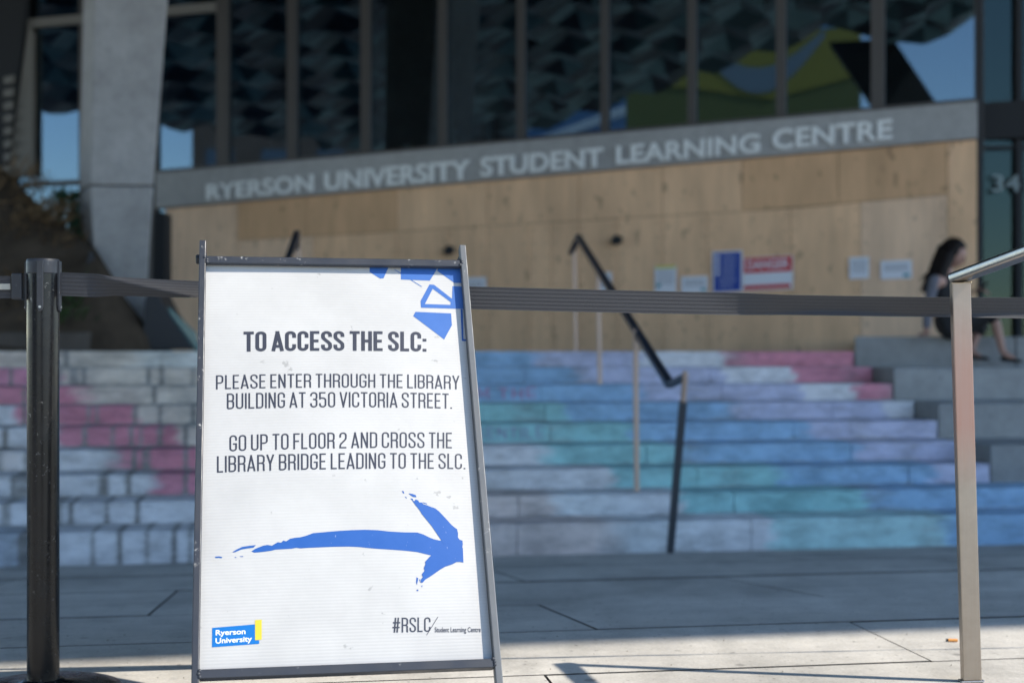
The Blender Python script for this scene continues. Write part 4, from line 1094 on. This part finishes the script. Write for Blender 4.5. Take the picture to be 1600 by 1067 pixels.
def belt(name, label, P0, P1, h, tilt, sag=.0, n_=160):
    """ribbon; tilt(f, w) is the lean of the webbing at station f and height w across its width (0 bottom, 1 top)"""
    b = MB(); b.uv = []; th = .0012; K = 14
    d = (P1-P0).normalized(); side = Vector((d.y, -d.x, 0)).normalized()
    Ltot = (P1-P0).length; m2 = 2*(K+1)
    for i in range(n_+1):
        f_ = i/n_; c = P0.lerp(P1, f_)-Z*sag*4*f_*(1-f_); pts = [Vector((0, 0, 0))]; ns = []
        for k in range(K):
            a = tilt(f_, (k+.5)/K); up = Z*math.cos(a)+side*math.sin(a); pts.append(pts[-1]+up*h/K); ns.append(up.cross(d).normalized())
        ctr = sum(pts, Vector())/len(pts); ns.append(ns[-1])
        for sg in (1, -1):
            for k in range(K+1): b.v.append(c+pts[k]-ctr+ns[k]*sg*th/2); b.uv.append((f_*Ltot, k/K))
    for i in range(n_):
        for k in range(K):
            b.f.append((i*m2+k, (i+1)*m2+k, (i+1)*m2+k+1, i*m2+k+1)); q = K+1
            b.f.append((i*m2+q+k+1, (i+1)*m2+q+k+1, (i+1)*m2+q+k, i*m2+q+k))
        b.f.append((i*m2, i*m2+K+1, (i+1)*m2+K+1, (i+1)*m2)); b.f.append((i*m2+K, (i+1)*m2+K, (i+1)*m2+2*K+1, i*m2+2*K+1))
    b.m = [0]*len(b.f)
    return b
smooth = lambda a, b, x: (lambda t: t*t*(3-2*t))(max(0, min(1, (x-a)/(b-a))))
BP0 = ST+Vector((.040, 0, .951)); BP1 = Vector((3.15-.04, 3.75, .915))
def tl1(f, w):
    # facing the light near the stanchion, a fold line runs down across the webbing, lower part rolls under; far part rolls under too
    if f < .2:
        roll = smooth(.012, .03, f)*(1-smooth(.08, .16, f)); cr = 1.05-1.05*(f-.018)/.056
        k = smooth(cr-.06, cr+.06, w); return R(roll*(-38*(1-k)+44*k)*(-1))
    roll = smooth(.36, .42, f)*(1-.5*smooth(.50, .6, f)); lo = .16+.10*math.sin(f*60)
    k = smooth(lo-.08, lo+.08, w); return R(roll*(30*k-26*(1-k)))
bb = belt('b', '', BP0, BP1, .0545, tl1, .028, 420)
be = empty('barrier_belt', BP0, 'long black ribbed barrier belt running behind the white sign', 'belt')
bb.build('webbing', M['belt'], be, smooth=True, autosmooth=60)
LP1 = ST+Vector((-.075, 0, .944)); LP0 = Vector((-3.06, 3.12, .944))
be2 = empty('barrier_belt', LP1, 'black barrier belt with a pale centre stripe clipped to the left of the stanchion', 'belt')
bb = belt('b', '', LP0, LP1, .052, lambda f, w: R(2), .012, 60); bb.build('webbing', M['belt'], be2, smooth=True, autosmooth=60)
M['stripe'] = mat('pale stripe weave', (.42, .41, .36), .8)
bb = belt('b', '', LP0+Vector((0, -.0042, .001)), LP1+Vector((0, -.0042, .001)), .0135, lambda f, w: R(2), .012, 60); bb.build('stripe', M['stripe'], be2)
b = MB(); c = ST+Vector((-.0585, 0, .945)); b.box((c.x-.0125, c.y-.012, c.z-.030), (c.x+.0125, c.y+.012, c.z+.031)); b.build('belt_end', M['plastic'], be2, bevel=.003)

# ------------------------------------------------------------------ steel handrail post at the right
pb = Vector(((1517.5-800)*3.43/FPX, 3.43, 0)); ptop = Wp(1500, 441, 3.43)
rp = empty('steel_handrail', pb, 'brushed stainless flat bar handrail post and rail at the right, reddish worn', 'handrail')
AX = (ptop-pb).normalized(); YR = R(2)
px_ = Vector((math.cos(YR), math.sin(YR), 0)); px_ = (px_-AX*px_.dot(AX)).normalized(); py_ = AX.cross(px_)
L_ = (ptop-pb).length
def steel_post():
    m = mat('brushed steel post', (.5, .45, .4), .4, .85); n = N(m); v = n.coord((1, 1, 1))
    sx = n.n('ShaderNodeSeparateXYZ'); n.l(v, sx.inputs[0])
    red = n.ramp(sx.outputs[2], [(0.0, 0.0), (.46, 0.0), (.62, .85), (.76, .75), (.92, .12)])
    br = n.noise(n.coord((220, 220, 2.2)), 2, 4, .6); bl = n.noise(v, 16, 6, .68)
    c = n.mix(n.ramp(bl, [(.35, 0.0), (.8, .5)]), (.36, .30, .245), (.20, .17, .14))
    c = n.mix(red, c, (.38, .20, .16)); c = n.mix(n.ramp(br, [(.3, 0.0), (.8, .25)]), c, (.50, .45, .40))
    n.set('Base Color', c); n.set('Roughness', n.ramp(br, [(.25, .30), (.75, .52)])); n.bump(br, .1, .0006); return m
M['steel_post'] = steel_post()
b = MB(); b.box((-.0225, -.011, .004), (.0225, .011, L_), (pb, px_, py_, AX)); b.build('post', M['steel_post'], rp, bevel=.0022, seg=3)
b = MB(); b.box((-.029, -.014, 0), (.029, .014, .004), (pb, px_, py_, Z)); b.build('base_plate', M['steel'], rp, bevel=.002)
RD = Vector((.43, -1, .22)).normalized(); rs = ptop+AX*.013+px_*-.0
side = RD.cross(Z).normalized(); upv = side.cross(RD).normalized()
b = MB(); st = rs-RD*.012; q = []
prof = []
rw_, rh_ = .024, .0125
for (cx, cy, a0) in ((rw_-.008, rh_-.008, 0), (-rw_+.008, rh_-.008, 90), (-rw_+.008, -rh_+.008, 180), (rw_-.008, -rh_+.008, 270)):
    for i in range(5): an = R(a0+i*22.5); prof.append((cx+.008*math.cos(an), cy+.008*math.sin(an)))
K = len(prof)
for s_, sc_ in ((-.002, .9), (0, 1), (1.9, 1)):
    for (x, y) in prof: b.v.append(st+side*x*sc_+upv*y*sc_+RD*s_)
for j in range(2):
    for i in range(K): b.f.append((j*K+i, j*K+(i+1) % K, (j+1)*K+(i+1) % K, (j+1)*K+i))
b.f += [tuple(range(K))[::-1], tuple(2*K+i for i in range(K))]; b.m = [0]*len(b.f)
b.build('rail', M['steel_rail'], rp, smooth=True, autosmooth=35)
b = MB(); rw = random.Random(5)
for i in range(10):
    x = -.022+.045*i/9; b.ball(ptop+px_*x-py_*-.0+py_*(-.0095 if SN else 0)-AX*(.001+rw.uniform(0, .0015)), .0026, 8, 6)
b.build('weld', M['weld'], rp, smooth=True)

# cigarette end
c = Wp(1488, 1003, 3.9); c.z = .0045
dv = Vector((.98, -.12, 0)).normalized(); e = empty('cigarette_end', c, 'orange tipped cigarette end on the sunlit paving left of the steel post', 'litter')
b = MB(); b.tube([c-dv*.011, c+dv*.014], .004, 10); b.build('filter', mat('orange filter', (.75, .32, .08), .8), e)
b = MB(); b.tube([c-dv*.017, c-dv*.0112], [.0032, .004], 10); b.build('burnt_tip', M['dark'], e)
# small grit and leaf crumbs on the sunlit slabs
b = MB(); rr = random.Random(9)
for i in range(260):
    x = rr.uniform(-1.4, 1.7); y = rr.uniform(3.1, 5.6); w = rr.uniform(.0015, .005); c = Vector((x, y, gz((Vector((x, y, 0))-OS).dot(V))+.001))
    b.add([c, c+Vector((w, .2*w, 0)), c+Vector((.6*w, w*1.2, .0)), c+Vector((.5*w, .5*w, w*.7))], [(0, 1, 3), (1, 2, 3), (2, 0, 3), (0, 2, 1)])
tag(b.build('grit', concrete('grit', (.22, .19, .15), .4)), 'specks of grit and leaf crumbs on the paving', 'grit', kind='stuff')

# red chalk words on the seventh riser
M['chalk_red'] = mat('pink red chalk', (.50, .26, .42), .95); M['chalk_faint'] = mat('faint pink chalk', (.34, .38, .50), .95)
def chalk_words(body, k, x0, x1, m, label, t=.11):
    v = (k-1)*TR-.0075; parts, w = textline(body, t, gap=.22, space=.55, w=.62); a0, a1 = a_of(x0, v), a_of(x1, v); b = MB()
    zb_, zt_ = zk(k-1)+.028, zk(k)-.02; rr = random.Random(3)
    for vs, fs, lay in parts:
        jit = rr.uniform(-.006, .006)
        q = [sp(a0+(a1-a0)*x/w, v-lay*.0004, zb_+(zt_-zb_)*y+jit) for x, y in vs]; b.add(q, fs)
    return b.build('chalk_lettering', m, stairs)
chalk_words('OM THE', 7, 722, 838, M['chalk_red'], '')
chalk_words('GENTILE', 5, 742, 850, M['chalk_faint'], '', .12)

# ------------------------------------------------------------------ seated woman
YP = 12.9
def pp(px, py, dy=0.0): return Wp(px, py, YP)+Vector((0, dy, 0))
def skin_mesh(name, verts, edges, radii, m, parent, sub=2, root=0):
    me = bpy.data.meshes.new(name); me.from_pydata([tuple(v) for v in verts], edges, []); o = bpy.data.objects.new(name, me); C.objects.link(o)
    sk = o.modifiers.new('skin', 'SKIN'); sk.use_smooth_shade = True
    for i, r_ in enumerate(radii):
        rr_ = r_ if isinstance(r_, tuple) else (r_, r_); me.skin_vertices[0].data[i].radius = rr_; me.skin_vertices[0].data[i].use_root = (i == root)
    sb_ = o.modifiers.new('sub', 'SUBSURF'); sb_.levels = sub; sb_.render_levels = sub
    dg = bpy.context.evaluated_depsgraph_get(); me2 = bpy.data.meshes.new_from_object(o.evaluated_get(dg)); bpy.data.objects.remove(o)
    base = worldloc(parent) if parent is not None else Vector()
    me2.transform(Matrix.Translation(-base)); me2.materials.clear(); me2.materials.append(m); me2.polygons.foreach_set('use_smooth', [True]*len(me2.polygons))
    o2 = bpy.data.objects.new(name, me2); C.objects.link(o2)
    if parent is not None: o2.parent = parent
    return o2
M['skin'] = mat('skin', (.40, .22, .165), .55); M['hair'] = mat('dark brown hair', (.010, .006, .005), .6, spec=.2)
M['cardigan'] = concrete('grey knit', (.17, .17, .20), .12, .9, 0, 8, .3); M['black_cloth'] = mat('black cloth', (.012, .012, .014), .8)
zs = zk(9)+0  # step level near her feet
seat_z = zk(8)+2*RH
per = empty('person', pp(1475, 520), 'person with long dark hair in grey sleeves and black dress, seated on the concrete ledge', 'person')
hip = pp(1478, 503); hip.z = seat_z+.10
Vv = {}
chest = pp(1474, 452); neck0 = pp(1478, 424); neck1 = pp(1484, 414); skull = pp(1492, 398); skull_f = pp(1500, 402)
shN, shF = pp(1452, 438, -.17), pp(1470, 434, .17)
elN, haN = pp(1438, 478, -.24), pp(1434, 514, -.26)
haN.z = seat_z+.02
elF, haF = pp(1488, 476, .18), pp(1521, 455, .02)
hN, hF = pp(1480, 508, -.09), pp(1484, 508, .10)
kN, aN, tN = pp(1544, 487, -.12), pp(1558, 552, -.16), pp(1574, 562, -.2)
kF, aF, tF = pp(1548, 478, .10), pp(1516, 548, -.02), pp(1530, 562, -.08)
hN.z = hF.z = seat_z+.085
vs = [hip, pp(1475, 480), chest, neck0, neck1, shN, elN, haN, shF, elF, haF, hN, kN, aN, hF, kF, aF, tN, tF]
ed = [(0, 1), (1, 2), (2, 3), (3, 4), (2, 5), (5, 6), (6, 7), (2, 8), (8, 9), (9, 10), (0, 11), (11, 12), (12, 13), (0, 14), (14, 15), (15, 16), (13, 17), (16, 18)]
rad = [(.13, .12), (.115, .115), (.125, .12), .055, .048, .06, .042, .027, .06, .042, .027, .09, .055, .032, .09, .055, .032, .03, .03]
body = skin_mesh('body', vs, ed, rad, M['skin'], per)
# head with face
hc = pp(1492, 400); fdir = Vector((.86, -.22, -.46)).normalized(); upd = Vector((.42, -.08, .9)); upd = (upd-fdir*upd.dot(fdir)).normalized(); sd_ = fdir.cross(upd)
b = MB(); hv = []; ns, nr = 20, 16
for i in range(nr+1):
    th = math.pi*i/nr
    for k in range(ns):
        ph = 2*math.pi*k/ns; x = math.sin(th)*math.cos(ph); y = math.sin(th)*math.sin(ph); z = math.cos(th)
        fx = x*.095; fy = y*.072; fz = z*.118
        if z < 0: fy *= 1-.35*(-z)**1.5; fx *= 1-.18*(-z)
        if x > .85 and abs(y) < .3 and -.35 < z < .12: fx += .014*(1-abs(y)/.3)
        if x > .6 and .0 < z < .25 and .2 < abs(y) < .6: fx -= .006
        if x > .8 and -.62 < z < -.45: fx += .005
        b.v.append(hc+fdir*fx+sd_*fy+upd*fz)
for i in range(nr):
    for k in range(ns): b.f.append((i*ns+k, i*ns+(k+1) % ns, (i+1)*ns+(k+1) % ns, (i+1)*ns+k))
b.m = [0]*len(b.f)
b.build('head', M['skin'], per, smooth=True)
for s_ in (-1, 1):
    b = MB(); b.ball(hc+fdir*.082+sd_*s_*.03+upd*.012, .012, 8, 6); b.build('eye', M['black_cloth'], per, smooth=True)
    b = MB(); b.ball(hc+sd_*s_*.07-upd*.01, .022, 8, 6, sc3=(.8, .4, 1.2)); b.build('ear', M['skin'], per, smooth=True)
b = MB(); b.box((-.02, -.003, -.0), (.02, .003, .006), (hc+fdir*.083-upd*.062, sd_, upd, fdir)); b.build('mouth', mat('lips', (.35, .12, .11), .5), per)
# hair: cap and long falling strands
hb = hc-fdir*.022+upd*.022
b = MB(); vsx = []; ns, nr = 20, 14
for i in range(nr+1):
    th = math.pi*i/nr
    for k in range(ns):
        ph = 2*math.pi*k/ns; x, y, z = math.sin(th)*math.cos(ph), math.sin(th)*math.sin(ph), math.cos(th)
        cut = 1.0 if not (x > .35 and z < .45) else .72
        b.v.append(hb-fdir*.014+upd*.004+fdir*x*.122*cut+sd_*y*.108*cut+upd*z*.132)
for i in range(nr):
    for k in range(ns): b.f.append((i*ns+k, i*ns+(k+1) % ns, (i+1)*ns+(k+1) % ns, (i+1)*ns+k))
b.m = [0]*len(b.f); hair = b.build('hair', M['hair'], per, smooth=True)
b = MB()
for (q0, q1, q2, q3, r0) in ((hb-fdir*.06, pp(1468, 416, .0), pp(1456, 432, -.03), pp(1440, 456, -.06), .095), (hb-fdir*.05+sd_*.04, pp(1470, 418, -.08), pp(1462, 436, -.12), pp(1450, 452, -.16), .075), (hb-fdir*.05-sd_*.04, pp(1472, 418, .08), pp(1462, 434, .11), pp(1452, 446, .12), .055)):
    pts = []
    for i in range(9):
        t = i/8; u_ = 1-t; pts.append(q0*u_**3+q1*3*u_*u_*t+q2*3*u_*t*t+q3*t**3)
    b.tube(pts, [r0*(1-.75*(i/8)**1.5) for i in range(9)], 12)
o = b.build('hair_lengths', M['hair'], per, smooth=True); o['kind'] = 'stuff'
b = MB(); rr = random.Random(11)
for i in range(90):
    s0_ = hb+fdir*rr.uniform(-.09, .03)+sd_*rr.uniform(-.085, .085)+upd*rr.uniform(-.02, .07)
    p1_ = pp(1466+rr.uniform(-8, 10), 420+rr.uniform(-6, 8), rr.uniform(-.12, .12)); p2_ = pp(1448+rr.uniform(-10, 18), 442+rr.uniform(-10, 14), rr.uniform(-.13, .12))
    b.tube([s0_, s0_.lerp(p1_, .5)+Vector((-.02, 0, .02)), p1_, p2_], [.007, .009, .007, .002], 5)
o = b.build('hair_strands', M['hair'], per, smooth=True); o['kind'] = 'stuff'
# clothes
def inflate(pts, g): return pts
skin_mesh('dress', [hip+Vector((-.01, 0, .0)), pp(1475, 482), chest+Vector((0, 0, -.01)), pp(1477, 432), hN, kN+Vector((0, 0, .0)), (kN+(aN-kN)*.3), hF, kF, kF+(aF-kF)*.7, pp(1520, 498, 0), pp(1548, 485, 0), shN+Vector((.05, .03, .0)), shF],
          [(0, 1), (1, 2), (2, 3), (0, 4), (4, 5), (5, 6), (0, 7), (7, 8), (8, 9), (0, 10), (10, 11), (2, 12), (2, 13)], [(.16, .15), (.145, .14), (.15, .14), (.08, .08), .125, .095, .07, .125, .095, .07, .14, .09, .085, .08], M['black_cloth'], per)
for nm, a_, b_, c_ in (('N', shN, elN, haN), ('F', shF, elF, haF)):
    skin_mesh('sleeve', [a_+(chest-a_)*.1+Vector((0, 0, .03)), a_, b_, b_.lerp(c_, .88)], [(0, 1), (1, 2), (2, 3)], [(.04, .04), .058, .046, .038], M['cardigan'], per)
def hand(c, d, curl, nm):
    side_ = d.cross(Z).normalized() if abs(d.z) < .9 else Vector((0, 1, 0)); n_ = side_.cross(d).normalized()
    vs = [c, c+d*.035, c+d*.075]; ed = [(0, 1), (1, 2)]; rad = [(.026, .018), (.036, .016), (.034, .015)]
    for i, (o_, l_) in enumerate(((-.028, .06), (-.010, .072), (.010, .068), (.028, .052))):
        p = c+d*.075+side_*o_; k = len(vs); q1 = p+d*l_*.5-n_*l_*curl*.3; q2 = q1+d*l_*.4-n_*l_*curl*.8
        vs += [p, q1, q2]; ed += [(2, k), (k, k+1), (k+1, k+2)]; rad += [.009, .0085, .007]
    k = len(vs); vs += [c+d*.03-side_*.032, c+d*.06-side_*.052-n_*.01]; ed += [(1, k), (k, k+1)]; rad += [.012, .009]
    return skin_mesh('hand', vs, ed, rad, M['skin'], per, 1)
hand(haN+Vector((-.0, 0, .0)), Vector((-.55, -.8, -.02)).normalized(), .3, 'a')
hand(haF, Vector((.7, -.45, .2)).normalized(), .9, 'b')
tt = tag(MB().box((-.035, -.07, -.004), (.035, .07, .004), (haF+Vector((.075, -.06, .03)), Vector((.1, -.95, .1)).normalized(), Vector((.55, .1, .83)).normalized(), Vector((.8, .1, -.55)).normalized())).build('mobile_phone', M['dark'], bevel=.003), 'small dark phone held in the hand of the seated person', 'phone')
for a_, t_ in ((aN, tN), (aF, tF)):
    d_ = (t_-a_); d_.z = 0; d_.normalize(); z0_ = min(a_.z-.05, t_.z)
    skin_mesh('shoe', [a_+Vector((0, 0, -.045))-d_*.03, a_+Vector((0, 0, -.06))+d_*.06, a_+Vector((0, 0, -.075))+d_*.17], [(0, 1), (1, 2)], [(.036, .03), (.042, .022), (.034, .016)], M['black_cloth'], per)
